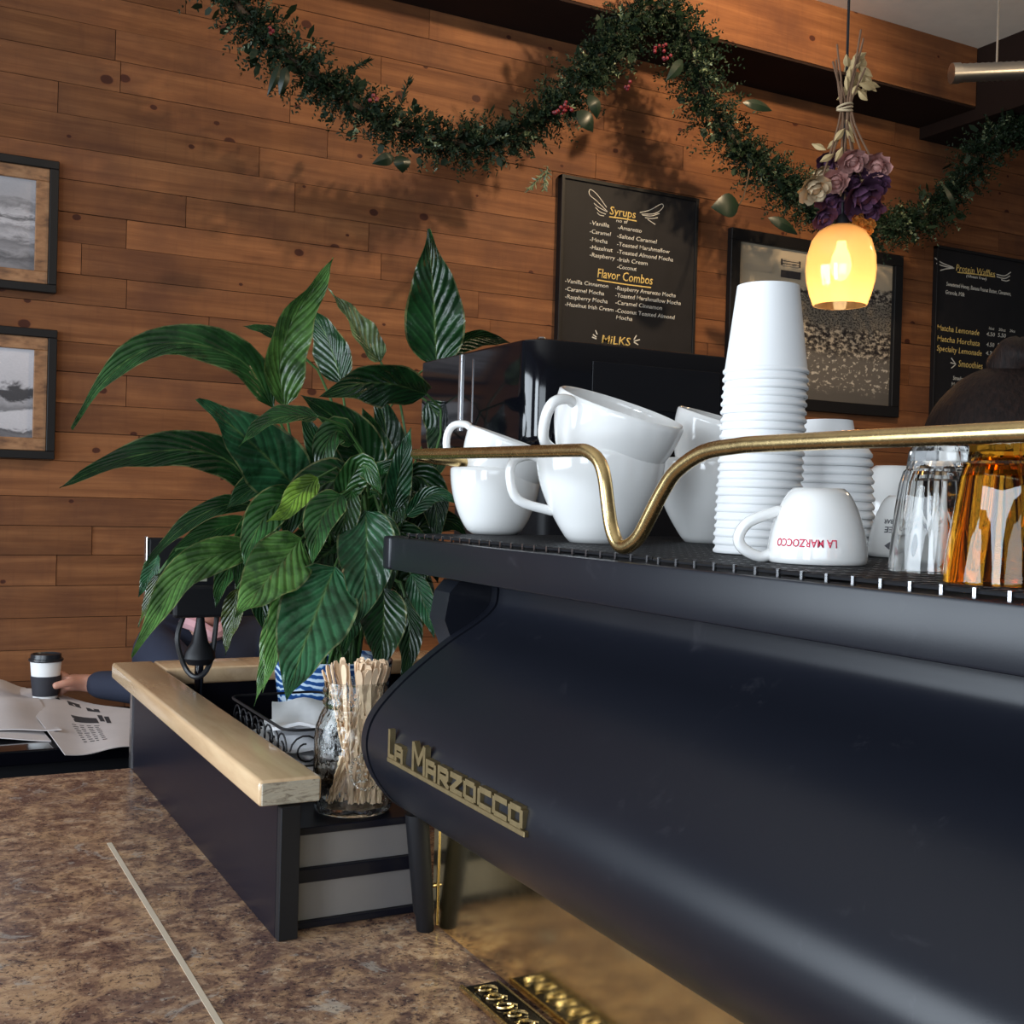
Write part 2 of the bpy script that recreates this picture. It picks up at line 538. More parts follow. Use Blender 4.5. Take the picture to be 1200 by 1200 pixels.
def prism(bm, prof, y0, y1):
    """prof: closed list of (x, z) extruded along y"""
    a = [bm.verts.new((x, y0, z)) for x, z in prof]
    b = [bm.verts.new((x, y1, z)) for x, z in prof]
    n = len(prof)
    for i in range(n): bm.faces.new((a[i], a[(i+1) % n], b[(i+1) % n], b[i]))
    bm.faces.new(a); bm.faces.new(b[::-1])
    return bm
def quad_uv(name, c0, c1, c2, c3, m, parent):
    bm = B()
    uvl = bm.loops.layers.uv.new('UVMap')
    vs = [bm.verts.new(c) for c in (c0, c1, c2, c3)]
    f = bm.faces.new(vs)
    for l, uv in zip(f.loops, ((0, 0), (1, 0), (1, 1), (0, 1))): l[uvl].uv = uv
    vs2 = [bm.verts.new(Vector(c)+Vector((0, .003, 0))) for c in (c0, c1, c2, c3)]
    for i in range(4): bm.faces.new((vs[i], vs[(i+1) % 4], vs2[(i+1) % 4], vs2[i]))
    bm.faces.new(vs2[::-1])
    return obj(name, bm, m, parent)
def text_bm(s, h, width=None, ext=.0006, offset=0., shear=0., spacing=1.):
    """text standing in the local XY plane, left-baseline at 0, cap height h"""
    cu = bpy.data.curves.new('t', 'FONT')
    cu.body = s; cu.size = 1.0; cu.resolution_u = 2
    cu.offset = offset; cu.shear = shear; cu.space_character = spacing
    o = bpy.data.objects.new('t', cu)
    COL.objects.link(o)
    dg = bpy.context.evaluated_depsgraph_get()
    me = bpy.data.meshes.new_from_object(o.evaluated_get(dg))
    bm = B(); bm.from_mesh(me)
    bpy.data.objects.remove(o); bpy.data.curves.remove(cu); bpy.data.meshes.remove(me)
    x0 = min(v.co.x for v in bm.verts); x1 = max(v.co.x for v in bm.verts)
    k = h/.72
    kx = (width/(x1-x0)) if width else k
    for v in bm.verts:
        v.co.x = (v.co.x-x0)*kx; v.co.y *= k; v.co.z = 0
    if ext:
        r = bmesh.ops.extrude_face_region(bm, geom=bm.faces[:])
        for e in r['geom']:
            if isinstance(e, bmesh.types.BMVert): e.co.z += ext
    return bm
def xf(bm, mtx):
    bmesh.ops.transform(bm, matrix=mtx, verts=bm.verts)
    return bm
def join_bm(dst, src):
    me = bpy.data.meshes.new('j'); src.to_mesh(me); src.free(); dst.from_mesh(me); bpy.data.meshes.remove(me)
    return dst
def skin_mesh(nodes, edges, sub=2):
    """nodes {name: (co, radius or (rx, ry))}; returns bmesh in world coords"""
    names = list(nodes)
    me = bpy.data.meshes.new('s')
    me.from_pydata([nodes[k][0] for k in names], [(names.index(a), names.index(b)) for a, b in edges], [])
    o = bpy.data.objects.new('s', me); COL.objects.link(o)
    o.modifiers.new('k', 'SKIN').use_smooth_shade = True
    sv = me.skin_vertices[0].data
    for i, k in enumerate(names):
        r = nodes[k][1]
        sv[i].radius = r if isinstance(r, tuple) else (r, r)
        sv[i].use_root = (i == 0)
    s = o.modifiers.new('b', 'SUBSURF'); s.levels = sub; s.render_levels = sub
    dg = bpy.context.evaluated_depsgraph_get()
    m2 = bpy.data.meshes.new_from_object(o.evaluated_get(dg))
    bm = B(); bm.from_mesh(m2)
    bpy.data.objects.remove(o); bpy.data.meshes.remove(me); bpy.data.meshes.remove(m2)
    return bm

# ------------------------------------------------------------------ the setting
def struct(name, bm, m, smooth=False):
    return obj(name, bm, m, None, smooth, kind='structure')
struct('floor', box(B(), (-3.2, -3.2, -.05), (7.2, 4.05, 0)), M['floor'])
struct('ceiling', box(B(), (-3.2, -3.2, 3.62), (7.2, 4.05, 3.68)), M['ceiling'])
wall = struct('wall_back', box(B(), (-1.2, 4.004, 0), (7.2, 4.06, 3.62)), M['darkbeam'])
seams_px = (134, 172, 210, 248, 283, 320, 355, 400, 435, 472, 506, 540, 582, 616, 650, 686, 723, 760)
zs = sorted(at(67, y, Y=4).z for y in seams_px)
while zs[0] > .1: zs.insert(0, zs[0]-.098)
zs[0] = 0.
while zs[-1] < 3.27: zs.append(zs[-1]+.1)
zs[-1] = 3.37
joints = [(147, 280), (147, 350), (302, 190), (140, 100), (147, 460), (147, 745), (445, 75), (695, 200), (445, 300), (900, 290), (1080, 300), (430, 275)]
jw = [(at(x, y, Y=4).x, at(x, y, Y=4).z) for x, y in joints]
rp = random.Random(11)
cnt = 0
for r in range(len(zs)-1):
    z0, z1 = zs[r], zs[r+1]
    fixed = sorted(x for x, z in jw if z0 < z < z1)
    cuts = [-1.2]
    x = -1.2 + rp.uniform(.1, 1.1)
    while x < 6.8:
        if not any(abs(x-f) < .35 for f in fixed): cuts.append(x)
        x += rp.uniform(.75, 1.5) if z0 > 1 else rp.uniform(1.6, 2.6)
    cuts = sorted(cuts+fixed+[7.0])
    for a, b in zip(cuts, cuts[1:]):
        pr = rp.uniform(0, .005)
        bm = box(B(), (a+.0010, 3.985-pr, z0+.0009), (b-.0010, 4.004, z1-.0009))
        obj('plank', bm, M['plank'], wall); cnt += 1
        if cnt > 298: break
# beam along the top of the wall
bm = box(B(), (-1.2, 3.656, 3.362), (4.23, 3.99, 3.62))
struct('trim_1', bm, M['plank'])
bm = box(B(), (-1.2, 3.66, 3.352), (4.23, 3.985, 3.361))
struct('trim_2', bm, M['darkbeam'])  # dark sheet under the beam, its shade put into the colour
bm = box(B(), (4.235, 2.3, 3.30), (4.6, 3.98, 3.62))
struct('trim_3', bm, M['darkbeam'])  # cross beam, coloured dark for the shadow it lies in

# ------------------------------------------------------------------ counter
bm = box(B(), (-.04, -.7, .962), (1.455, 2.386, 1.0), .003, 2)
# pale strip stands slightly proud of the granite, a part of its own
ct = obj('granite_countertop', bm, M['granite'])
tag(ct, 'polished brown and rust speckled granite countertop under the espresso machine', 'countertop')
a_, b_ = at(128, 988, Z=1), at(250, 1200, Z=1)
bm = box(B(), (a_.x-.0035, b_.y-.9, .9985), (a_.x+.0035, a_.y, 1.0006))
obj('pale_strip', bm, M['strip_tone'], ct, label='thin pale strip along the granite')
cb = thing('counter_cabinet', 'black cabinet base carrying the brown granite countertop', 'cabinet', (.8, .9, 0))
obj('carcass', box(B(), (.0, -.66, .08), (1.44, 2.34, .962), .004), M['black_laminate'], cb)
obj('plinth', box(B(), (.05, -.6, 0), (1.38, 2.28, .08)), M['black_plastic'], cb)

# ------------------------------------------------------------------ partition with maple cap
pt = thing('counter_partition', 'black laminate partition with maple cap standing on the granite', 'partition', (.44, 1.9, 1.0))
obj('side_panel', box(B(), (.431, 1.404, 1.0005), (.451, 2.386, 1.165)), M['black_laminate'], pt)
obj('back_panel', box(B(), (.451, 2.366, 1.0005), (1.30, 2.386, 1.165)), M['black_laminate'], pt)
obj('end_post', box(B(), (.431, 1.388, 1.0005), (.456, 1.4035, 1.165), .001), M['black_plastic'], pt)
obj('edge_strip', box(B(), (.4285, 2.372, 1.0005), (.4308, 2.392, 1.165)), M['silver'], pt)
def cap_bm(lo, hi):
    return box(B(), lo, hi, .006, 3)
obj('wooden_cap', cap_bm((.405, 1.3975, 1.1655), (.486, 2.4745, 1.1985)), M['maple'], pt, True, label='pale maple cap running towards the wall')
obj('wooden_cap', cap_bm((.4865, 2.352, 1.1655), (1.30, 2.4745, 1.1985)), M['maple'], pt, True, label='pale maple cap along the back of the corral')
obj('end_grain', box(B(), (.4085, 1.396, 1.1675), (.4825, 1.3995, 1.195), .001), M['endgrain'], pt, label='rough grey end grain of the cap')

# ------------------------------------------------------------------ storage riser between partition and machine
rs = thing('storage_riser', 'low grey-fronted riser with black rails under the jar of stirrers', 'riser', (.535, 1.65, 1.0))
obj('top_board', box(B(), (.458, 1.416, 1.120), (.634, 1.93, 1.1295), .001), M['black_laminate'], rs)
obj('middle_rail', box(B(), (.458, 1.416, 1.0590), (.634, 1.93, 1.0765), .001), M['black_laminate'], rs)
obj('base_rail', box(B(), (.458, 1.416, 1.0005), (.634, 1.93, 1.009), .001), M['black_laminate'], rs)
obj('front_panel', box(B(), (.460, 1.424, 1.077), (.632, 1.434, 1.1195)), M['grey_panel'], rs)
obj('front_panel', box(B(), (.460, 1.424, 1.0095), (.632, 1.434, 1.0585)), M['grey_panel'], rs)

# ------------------------------------------------------------------ espresso machine
XM = .585
em = thing('espresso_machine', 'matte black espresso machine with rounded rear barrel and brass badge', 'espresso machine', (.85, .85, 1.0))
prof = [(.6938, 1.4445), (.6945, 1.430), (.6900, 1.412), (.6678, 1.3931), (.6261, 1.368), (.58, 1.3341), (.5464, 1.3037), (.5268, 1.2783),
        (.5197, 1.2524), (.5238, 1.2258), (.5381, 1.1981), (.5616, 1.1714), (.5935, 1.1499), (.626, 1.1355)]
def curve_prof(p, off=0.):
    sp = smooth_path([(x, 0, z) for x, z in p], 5)
    out = []
    for i, q in enumerate(sp):
        a = sp[max(0, i-1)]; b = sp[min(len(sp)-1, i+1)]
        t = (b-a).normalized()
        nrm = Vector((t.z, 0, -t.x))     # outwards (towards -x)
        q2 = q + nrm*off
        out.append((q2.x, q2.z))
    return out
bp = curve_prof(prof)
bm = prism(B(), bp+[(.72, 1.1355), (.72, 1.4445)], .31, 1.332)
obj('rear_barrel', bm, M['powder'], em, True, label='curved matte black rear barrel', ang=50)
def end_cap(y0, y1, off, nm, lab=None):
    pr_ = curve_prof(prof, off)
    return obj(nm, prism(B(), pr_+[(.74, 1.128), (.74, 1.4445)], y0, y1), M['powder'], em, True, label=lab, ang=50)
end_cap(1.3325, 1.336, -.005, 'seam', None)
end_cap(1.3362, 1.352, .001, 'end_rim', 'rounded black rim closing the barrel')
end_cap(.29, .309, .001, 'end_rim', 'rounded black rim closing the barrel')
bm = prism(B(), [(.585, 1.4445), (.70, 1.4445), (.71, 1.30), (.605, 1.30), (.586, 1.345), (.566, 1.395), (.572, 1.43)][::-1], 1.3525, 1.40)
for v in bm.verts:
    if v.co.x < .70: v.co.x += .062
obj('side_bracket', bm, M['powder'], em)
obj('body', box(B(), (.745, .30, 1.03), (1.16, 1.40, 1.452), .012, 3), M['powder'], em, True)
# tray
zt, zb = 1.4975, 1.4550
obj('tray_edge', box(B(), (XM, .28, zb), (XM+.012, 1.4355, zt), .0025, 2), M['powder'], em, True, label='flat black front band of the cup tray')
obj('tray_end_cap', box(B(), (XM-.001, 1.4365, zb-.001), (XM+.03, 1.462, zt+.001), .004, 3), M['powder'], em, True)
obj('tray_floor', box(B(), (XM+.0125, .28, 1.460), (1.165, 1.4355, 1.4905)), M['powder'], em)
obj('tray_lip', box(B(), (XM+.0122, .28, 1.4908), (XM+.030, 1.4355, 1.4968), .001), M['powder'], em)
# brass splash panel
obj('brass_panel', box(B(), (.628, .31, 1.0045), (.634, 1.362, 1.150)), M['brass'], em, label='polished brass splash panel mirroring the counter')
obj('panel_frame', box(B(), (.6255, 1.350, 1.004), (.6278, 1.362, 1.145), .001), M['brass'], em)
for z_ in (1.135, 1.055):
    bm = lathe(B(), [(0, .0), (.003, .0), (.003, .003), (0, .004)], (0, 0, 0), 12)
    xf(bm, Matrix.Translation((.6254, 1.356, z_)) @ Matrix.Rotation(-PI/2, 4, 'Y'))
    obj('screw', bm, M['brass_rail'], em)
for (lx, ly) in ((.612, 1.352), (.612, .36), (1.08, 1.352), (1.08, .36)):
    bm = B()
    prof_l = [(0, 0), (.0105, 0), (.0115, .002), (.0115, .02), (.0135, .024), (.0150, .15), (0, .15)]
    lathe(bm, prof_l, (lx, ly, 1.0005), 20)
    for v in bm.verts:
        k = (v.co.z-1.0)/.15
        v.co.x -= .016*k if lx < .8 else 0
    obj('leg', bm, M['black_plastic'], em, True)
# badge letters on the barrel
bdg_y0, bdg_y1 = 1.258, .922
bar_len = bdg_y0-bdg_y1
bw = bar_len
badge = obj('badge_bar', box(B(), (.5150, bdg_y1+.004, 1.2435), (.5225, bdg_y0, 1.2490), .0006), M['badge'], em, label='raised dull brass nameplate in tall and small capitals')
MT = Matrix(((0, 0, -1, 0), (-1, 0, 0, 0), (0, 1, 0, 0), (0, 0, 0, 1)))
GL = {'L': [((0, 0), (0, 1)), ((0, 0), (1, 0))],
      'A': [((0, 0), (0, .8)), ((0, .95), (.75, .95)), ((.9, .8), (.9, 0)), ((0, .42), (.9, .42))],
      'M': [((0, 0), (0, 1)), ((.06, 1), (.5, .35)), ((.5, .35), (.94, 1)), ((1, 1), (1, 0))],
      'R': [((0, 0), (0, .95)), ((0, .95), (.8, .95)), ((.9, .85), (.9, .55)), ((.8, .45), (0, .45)), ((.3, .42), (.95, 0))],
      'Z': [((0, .95), (.95, .95)), ((.95, .92), (0, .06)), ((0, 0), (1, 0))],
      'O': [((.15, 0), (.8, 0)), ((.95, .15), (.95, .8)), ((.8, .95), (.15, .95)), ((0, .8), (0, .15))],
      'C': [((1, .95), (.15, .95)), ((0, .8), (0, .15)), ((.15, 0), (1, 0))]}
def letter(ch, y, w, h, z=1.2478):
    bm = B(); th = .0030
    for n_, (p, q) in enumerate(GL[ch]):
        p = V2(p[0]*(w-.006), p[1]*(h-.006)); q = V2(q[0]*(w-.006), q[1]*(h-.006))
        d = (q-p).normalized(); nn = V2(-d.y, d.x)
        a = p-d*th*.95; b = q+d*th*.95
        r0 = [a+nn*th, a-nn*th, b-nn*th, b+nn*th]
        x0, x1 = .5158+.00004*n_, .5225
        lo = [bm.verts.new((x0, y-.003-c.x, z+.003+c.y)) for c in r0]
        hi = [bm.verts.new((x1, y-.003-c.x, z+.003+c.y)) for c in r0]
        for k in range(4): bm.faces.new((lo[k], lo[(k+1) % 4], hi[(k+1) % 4], hi[k]))
        bm.faces.new(lo[::-1]); bm.faces.new(hi)
    obj('letter', bm, M['badge'], badge)
V2 = lambda a, b: Vector((a, b))
letter('L', 1.258, .019, .034)
letter('A', 1.238, .026, .021)
letter('M', 1.188, .036, .033)
yy = 1.150
for ch, w in zip('ARZOCCO', (.029, .029, .029, .030, .030, .030, .030)):
    letter(ch, yy, w, .0225); yy -= w+.0022

# rail (part of the machine)
XR = .602
rz = 1.601
pts = [(XR, .20, rz-.001), (XR, .47, rz-.001), (XR, .70, rz-.001), (XR, .748, rz-.002), (XR, .790, rz-.006), (XR, .826, rz-.020), (XR, .845, rz-.036),
       (XR, .862, rz-.056), (XR, .880, rz-.078), (XR, .893, rz-.087), (XR, .906, rz-.091), (XR, .918, rz-.088), (XR, .929, rz-.074), (XR, .937, rz-.05),
       (XR, .944, rz-.026), (XR, .955, rz-.010), (XR, .975, rz-.001), (XR, 1.00, rz+.001), (XR, 1.1, rz+.002), (XR, 1.25, rz+.004), (XR, 1.38, rz+.006), (XR+.004, 1.408, rz+.006), (XR+.022, 1.421, rz+.004),
       (XR+.06, 1.424, rz), (XR+.25, 1.424, rz-.004), (1.08, 1.424, rz-.006), (1.12, 1.42, rz-.02), (1.13, 1.415, 1.50)]
obj('cup_rail', tube(B(), smooth_path(pts, 4), .0068, 16), M['brass_rail'], em, True, label='bent brass cup rail dipping in a V to the tray')

# cup mats
def mat_grid(name, y0, y1, label, x0=XM+.016, x1=1.12, zf=1.4965):
    t = thing(name, label, 'cup mat', ((x0+x1)/2, (y0+y1)/2, zf), 'black slotted mats on the cup tray')
    bm = B()
    y = y0
    while y < y1:
        box(bm, (x0+.004, y, zf+.0035), (x1, y+.0028, zf+.0065)); y += .013
    x = x0+.004
    while x < x1:
        box(bm, (x, y0, zf+.0033), (x+.0028, y1, zf+.0062)); x += .028
    obj('grid', bm, M['black_rubber'], t, kind='stuff')
    bm = B()
    tube(bm, [(x0+.003, y0, zf+.005), (x0+.003, y1, zf+.005)], .0018, 6)
    obj('front_bar', bm, M['black_plastic'], t)
    bm = B(); y = y0+.004
    while y < y1:
        box(bm, (x0-.0005, y, zf+.0004), (x0+.002, y+.0026, zf+.0075)); y += .026
    obj('peg', bm, M['chrome'], t, kind='stuff')
    return t
mat_grid('cup_mat', .862, 1.425, 'black slotted cup mat at the far end of the tray, under the tilted cups')
mat_grid('cup_mat', .29, .852, 'black slotted cup mat at the near end of the tray, under paper cups and glasses', x0=XM+.010)
ZC = 1.5032

# brass nameplate lying on the counter
p0 = at(545, 1158, Z=1.0)
np_ = thing('brass_nameplate', 'dark brass-edged plate with raised curling letters lying below the brass panel', 'plate', (.60, .95, 1.0))
y1_ = 1.168
obj('base_plate', box(B(), (.577, .70, 1.0008), (.618, y1_, 1.004), .0005), M['black_gloss'], np_)
obj('edge_bar', box(B(), (.572, .70, 1.0008), (.5768, y1_, 1.0075), .001), M['brass_rail'], np_)
obj('edge_bar', box(B(), (.6185, .70, 1.0008), (.621, y1_, 1.006), .001), M['brass_rail'], np_)
r9 = random.Random(4)
k = 0; y = y1_-.018
while y > .74:
    bm = B(); pp = []
    c = (.597, y); kind = k % 3
    for j in range(15):
        t = j/14*(2*PI*(.85 if kind != 1 else 1.15))
        rr = .010*(1-.45*j/14)
        pp.append((c[0]+rr*math.cos(t+kind)*1.15, c[1]+rr*math.sin(t+kind)*.8, 1.0055))
    tube(bm, pp, .0017, 6)
    tube(bm, [(c[0]-.012, c[1]+.006, 1.0055), (c[0]+.004, c[1]+.004, 1.006), (c[0]+.012, c[1]-.004, 1.0055)], .0014, 6)
    obj('raised_letter', bm, M['brass_rail'], np_, True)
    y -= .0235; k += 1

# ------------------------------------------------------------------ porcelain cups
def cup_parts(t, R_, H, base=.45, thick=.004, handle=True, hs=1.0, hy=.55, seg=56, hdir=PI, ex=.72):
    """upright cup, centre at origin, handle towards +x rotated by hdir"""
    P = []
    def rad(k): return R_*(base+(1-base)*math.sin(min(1, k*1.02)*PI/2)**ex) if k > 0 else R_*base
    K = 16
    outer = [(rad(i/K), H*i/K+.004*(i == 0)*0) for i in range(K+1)]
    inner = [(max(.0, rad(i/K)-thick), H*i/K+(thick if i < 2 else 0)) for i in range(K, 1, -1)]
    pr = [(0, .003), (R_*base*.82, .003), (R_*base*.86, 0), (R_*base*.98, 0)] + outer[1:-1] + [(R_-.0002, H-.001), (R_-thick*.5, H+.0006), (R_-thick, H-.001)] + inner[1:] + [(R_*base*.8, thick+.002), (0, thick+.001)]
    o = obj('bowl', lathe(B(), pr, (0, 0, 0), seg), M['cup'], t, True, ang=60, base=(0, 0, 0))
    if handle:
        z0, z1 = H*(hy+.28), H*(hy-.30)
        r0, r1 = rad(hy+.28)-.003, rad(hy-.30)-.003
        e = R_+.030*hs
        path = smooth_path([(r0, 0, z0), (r0+.012*hs, 0, z0+.003), (e-.004, 0, z0-.004), (e, 0, (z0*.62+z1*.38)), (e-.010*hs, 0, z1+.012*hs), (r1+.006, 0, z1+.001), (r1, 0, z1)], 4)
        bm = tube(B(), path, .0058*hs, 10)
        for v in bm.verts: v.co.y *= 1.25
        xf(bm, Matrix.Rotation(hdir, 4, 'Z'))
        obj('handle', bm, M['cup'], t, True, ang=70, base=(0, 0, 0))
    return t
camdir = math.atan2(-1, 0)
# cup 1 : medium, lower upright with handle to the left of frame, upper tilted
def screen_left(P):  # world azimuth pointing to the left of the picture, seen from the camera
    return math.atan2(P[1], P[0])+PI/2
c1 = at(579, 626, Z=ZC)
R1 = .0625
a1 = screen_left(c1)
t = thing('coffee_cup', 'medium white porcelain cup standing on the far end of the tray under a tilted one', 'cup', (0, 0, 0), 'white cups stacked on the tray')
cup_parts(t, R1, .090, .50, hs=.9, hy=.66, hdir=0, ex=.66)
place(t, c1, (0, 0, a1-1.1))
t2 = copy_tree(t); tag(t2, 'medium white porcelain cup tilted into the leftmost cup on the tray', 'cup')
place(t2, c1+Vector((0, 0, .042)), (0, 0, 0))
def tilt(o, loc, az, lean, leandir):
    ax = Vector((math.cos(leandir+PI/2), math.sin(leandir+PI/2), 0))
    m = Matrix.Translation(loc) @ Matrix.Rotation(lean, 4, ax) @ Matrix.Rotation(az, 4, 'Z')
    o.matrix_world = m
    o.location = m.to_translation(); o.rotation_euler = m.to_euler()
tilt(t2, c1+Vector((-.006, .004, .045)), a1-.25, math.radians(19), a1+PI-.25)
# cup 2 : large
c2 = at(701, 636, Z=ZC)
R2 = .0765
a2 = screen_left(c2)
t = thing('coffee_cup', 'large white latte cup standing on the tray behind the left bend of the brass rail', 'cup', (0, 0, 0), 'white cups stacked on the tray')
cup_parts(t, R2, .106, .46, hs=1.0, hy=.64, hdir=0, ex=.92)
place(t, c2, (0, 0, a2+.15))
t2 = copy_tree(t); tag(t2, 'large white latte cup tilted towards the viewer on top of the left latte cup', 'cup')
tilt(t2, c2+Vector((-.004, .008, .060)), a2+.75, math.radians(20), a2+PI-.55)
# cup 3
c3 = at(834, 636, D=1.5); c3.z = ZC
a3 = screen_left(c3)
t3 = copy_tree(t); tag(t3, 'large white latte cup standing just left of the tall paper cup stack', 'cup')
place(t3, c3, (0, 0, a3-2.6))
t3 = copy_tree(t); tag(t3, 'large white latte cup tilted on the cup just left of the tall paper stack', 'cup')
tilt(t3, c3+Vector((0, .004, .052)), a3+2.9, math.radians(17), a3+PI-.4)

# inverted cups
def inverted_cup(px, py, R_, H, label, hdir_off, hy=.62, handle=True, base=.52, loc=None, z=ZC):
    P = at(px, py, Z=z) if loc is None else Vector(loc)
    t = thing('cappuccino_cup', label, 'cup', (0, 0, 0), 'upside-down white cups on the tray')
    cup_parts(t, R_, H, base, hs=.85, hy=hy, hdir=0, handle=handle)
    place(t, P+Vector((0, 0, H+.0008)), (PI, 0, -(screen_left(P)+hdir_off)))
    t.rotation_euler = (Matrix.Rotation(screen_left(P)+hdir_off, 3, 'Z') @ Matrix.Rotation(PI, 3, 'X')).to_euler()
    return t, P
def wrapped_text(s, h, w, R_, zc, az, P, m, parent_obj, flip=True, taper=0.):
    bm = text_bm(s, h, w, .0003, .012)
    for v in bm.verts:
        x, y, z = v.co
        x -= w/2
        if flip: x, y = -x, -y+h
        rr = R_(zc+y)+.0004+z
        th = az + x/R_(zc)
        v.co = Vector((P.x+rr*math.cos(th), P.y+rr*math.sin(th), P.z+zc+y))
    return bm
def cup_rad(R_, H, base):
    return lambda z: R_*(base+(1-base)*math.sin(min(1, max(0, 1-z/H)*1.02)*PI/2)**.72)
RS, HS = .0425, .064
ic, PS = inverted_cup(957, 660, RS, HS, 'upside-down white cappuccino cup with red printed lettering in front of the paper cups', .25)
azS = math.atan2(-PS.y, -PS.x)-.26
tb = wrapped_text('LA MARZOCCO', .0068, .054, cup_rad(RS, HS, .52), .0145, azS, PS, M['redprint'], None)
o = obj('lettering', tb, M['redprint'], None, False, label='small red capital lettering')
o.parent = ic
bpy.context.view_layer.update()
o.matrix_parent_inverse = ic.matrix_world.inverted()
RS2, HS2 = .040, .062
ic2, P2 = inverted_cup(1042, 657, RS2, HS2, 'upside-down white cup with grey print, half hidden by the clear tumbler', PI+.4, loc=at(1048, 655, Z=ZC)+Vector((.05, .03, 0)))
azP = math.atan2(-P2.y, -P2.x)
tb = wrapped_text('ESPRESSO BAR', .0045, .038, cup_rad(RS2, HS2, .52), .034, azP-.2, P2, M['greyprint'], None)
tb2 = wrapped_text('COFFEE', .006, .034, cup_rad(RS2, HS2, .52), .025, azP-.2, P2, M['greyprint'], None)
join_bm(tb, tb2)
o = obj('print', tb, M['greyprint'], None, False, label='small grey printed lettering')
o.parent = ic2; bpy.context.view_layer.update(); o.matrix_parent_inverse = ic2.matrix_world.inverted()
bm = B()
rf = cup_rad(RS2, HS2, .52)
gridv = []
for i in range(9):
    row = []
    for j in range(5):
        u = (i/8-.5)*2; w_ = (1-abs(u)**1.5)
        zz = .012+(j/4-.5)*.016*w_
        th = azP-.2+u*.4
        row.append(bm.verts.new((P2.x+(rf(zz)+.0004)*math.cos(th), P2.y+(rf(zz)+.0004)*math.sin(th), P2.z+zz)))
    gridv.append(row)
for i in range(8):
    for j in range(4):
        try: bm.faces.new((gridv[i][j], gridv[i+1][j], gridv[i+1][j+1], gridv[i][j+1]))
        except ValueError: pass
o = obj('emblem', bm, M['greyprint'], None, False, label='grey leaf-shaped emblem')
o.parent = ic2; o.matrix_parent_inverse = ic2.matrix_world.inverted()
inverted_cup(0, 0, .043, .064, 'upside-down white cup standing behind the grey-printed one', PI, loc=(1.06, 1.02, ZC), handle=False)
inverted_cup(0, 0, .043, .064, 'upside-down white cup stacked highest behind the grey-printed one', PI, loc=(1.06, 1.02, ZC+.036), handle=False)

# ------------------------------------------------------------------ paper cup stacks
def paper_cup_mesh():
    H, rt_, rb = .088, .0405, .0305
    bm = B()
    pr = [(0, H-.006), (rb-.002, H-.006), (rb-.001, H), (rb, H), (rb+.0002, H-.002), (rt_-.0002, .006), (rt_+.0006, .0045), (rt_+.0018, .0032), (rt_+.0018, .0012), (rt_+.0006, 0), (rt_-.0006, .0004),
          (rt_-.0012, .006), (rb-.0008, H-.008), (0, H-.008)]
    lathe(bm, pr, (0, 0, 0), 40)
    return bm
pc_loc = at(886, 650, Z=ZC)+Vector((.006, .008, 0))
proto = obj('paper_cup', paper_cup_mesh(), M['paper'], None, True, ang=50, base=(0, 0, 0))
ORD = dict(enumerate('topmost second third fourth fifth sixth seventh eighth ninth tenth eleventh twelfth thirteenth fourteenth fifteenth sixteenth seventeenth eighteenth nineteenth twentieth twenty-first twenty-second twenty-third twenty-fourth twenty-fifth twenty-sixth twenty-seventh twenty-eighth'.split()))
def cup_stack(base, n, pitch, lean, nm_group, lab_bottom, lab_mid, lab_top, first=None):
    for i in range(n):
        o = first if (first and i == 0) else proto.copy()
        if not (first and i == 0): COL.objects.link(o)
        o.location = base+Vector((lean[0]*i+random.uniform(-.0005, .0005), lean[1]*i+random.uniform(-.0005, .0005), .0008+pitch*i))
        o.rotation_euler = (0, 0, random.uniform(0, 6))
        tag(o, lab_bottom if i == 0 else lab_top if i == n-1 else lab_mid % ORD[n-1-i], 'paper cup', nm_group)
top_z = at(903, 336, D=pc_loc.dot(fw)-CAM.dot(fw)).z
pitch = .0083
n1 = int(round((top_z-ZC-.088)/pitch))+1
pitch = (top_z-ZC-.089)/(n1-1)
cup_stack(pc_loc, n1, pitch, (.0002, -.0001), 'white paper cups in the tall stack', 'bottommost upside-down white paper cup of the tall stack',
          'upside-down white paper cup, %s from the top of the tall stack', 'topmost upside-down white paper cup of the tall stack, fully exposed', proto)
D2 = 1.25
pb = at(974, 640, D=D2); pb.z = ZC
top2 = at(962, 497, D=D2).z
def short_cup_mesh():
    H, rt_, rb = .040, .0445, .0250
    bm = B()
    pr = [(0, H-.003), (rb-.002, H-.003), (rb-.001, H), (rb, H), (rb+.0005, H-.002), (rb+.004, .020), (rt_-.004, .012), (rt_-.0002, .007), (rt_+.0006, .0055), (rt_+.0020, .0040), (rt_+.0020, .0016), (rt_+.0006, 0), (rt_-.0006, .0004),
          (rt_-.0012, .006), (rt_-.005, .011), (rb+.003, .019), (rb-.0008, H-.005), (0, H-.005)]
    lathe(bm, pr, (0, 0, 0), 40)
    return bm
proto_tall = proto
proto = obj('paper_cup', short_cup_mesh(), M['paper'], None, True, ang=50, base=(0, 0, 0))
n2 = int(round((top2-ZC-.040)/.0092))+1
cup_stack(pb, n2, .0092, (-.0004, .0004), 'white paper cups in the short stack', 'bottommost wide white paper cup of the short stack behind the red-lettered cup',
          'wide white paper cup, %s from the top of the short stack behind the rail', 'topmost wide paper cup of the short stack just above the brass rail', proto)

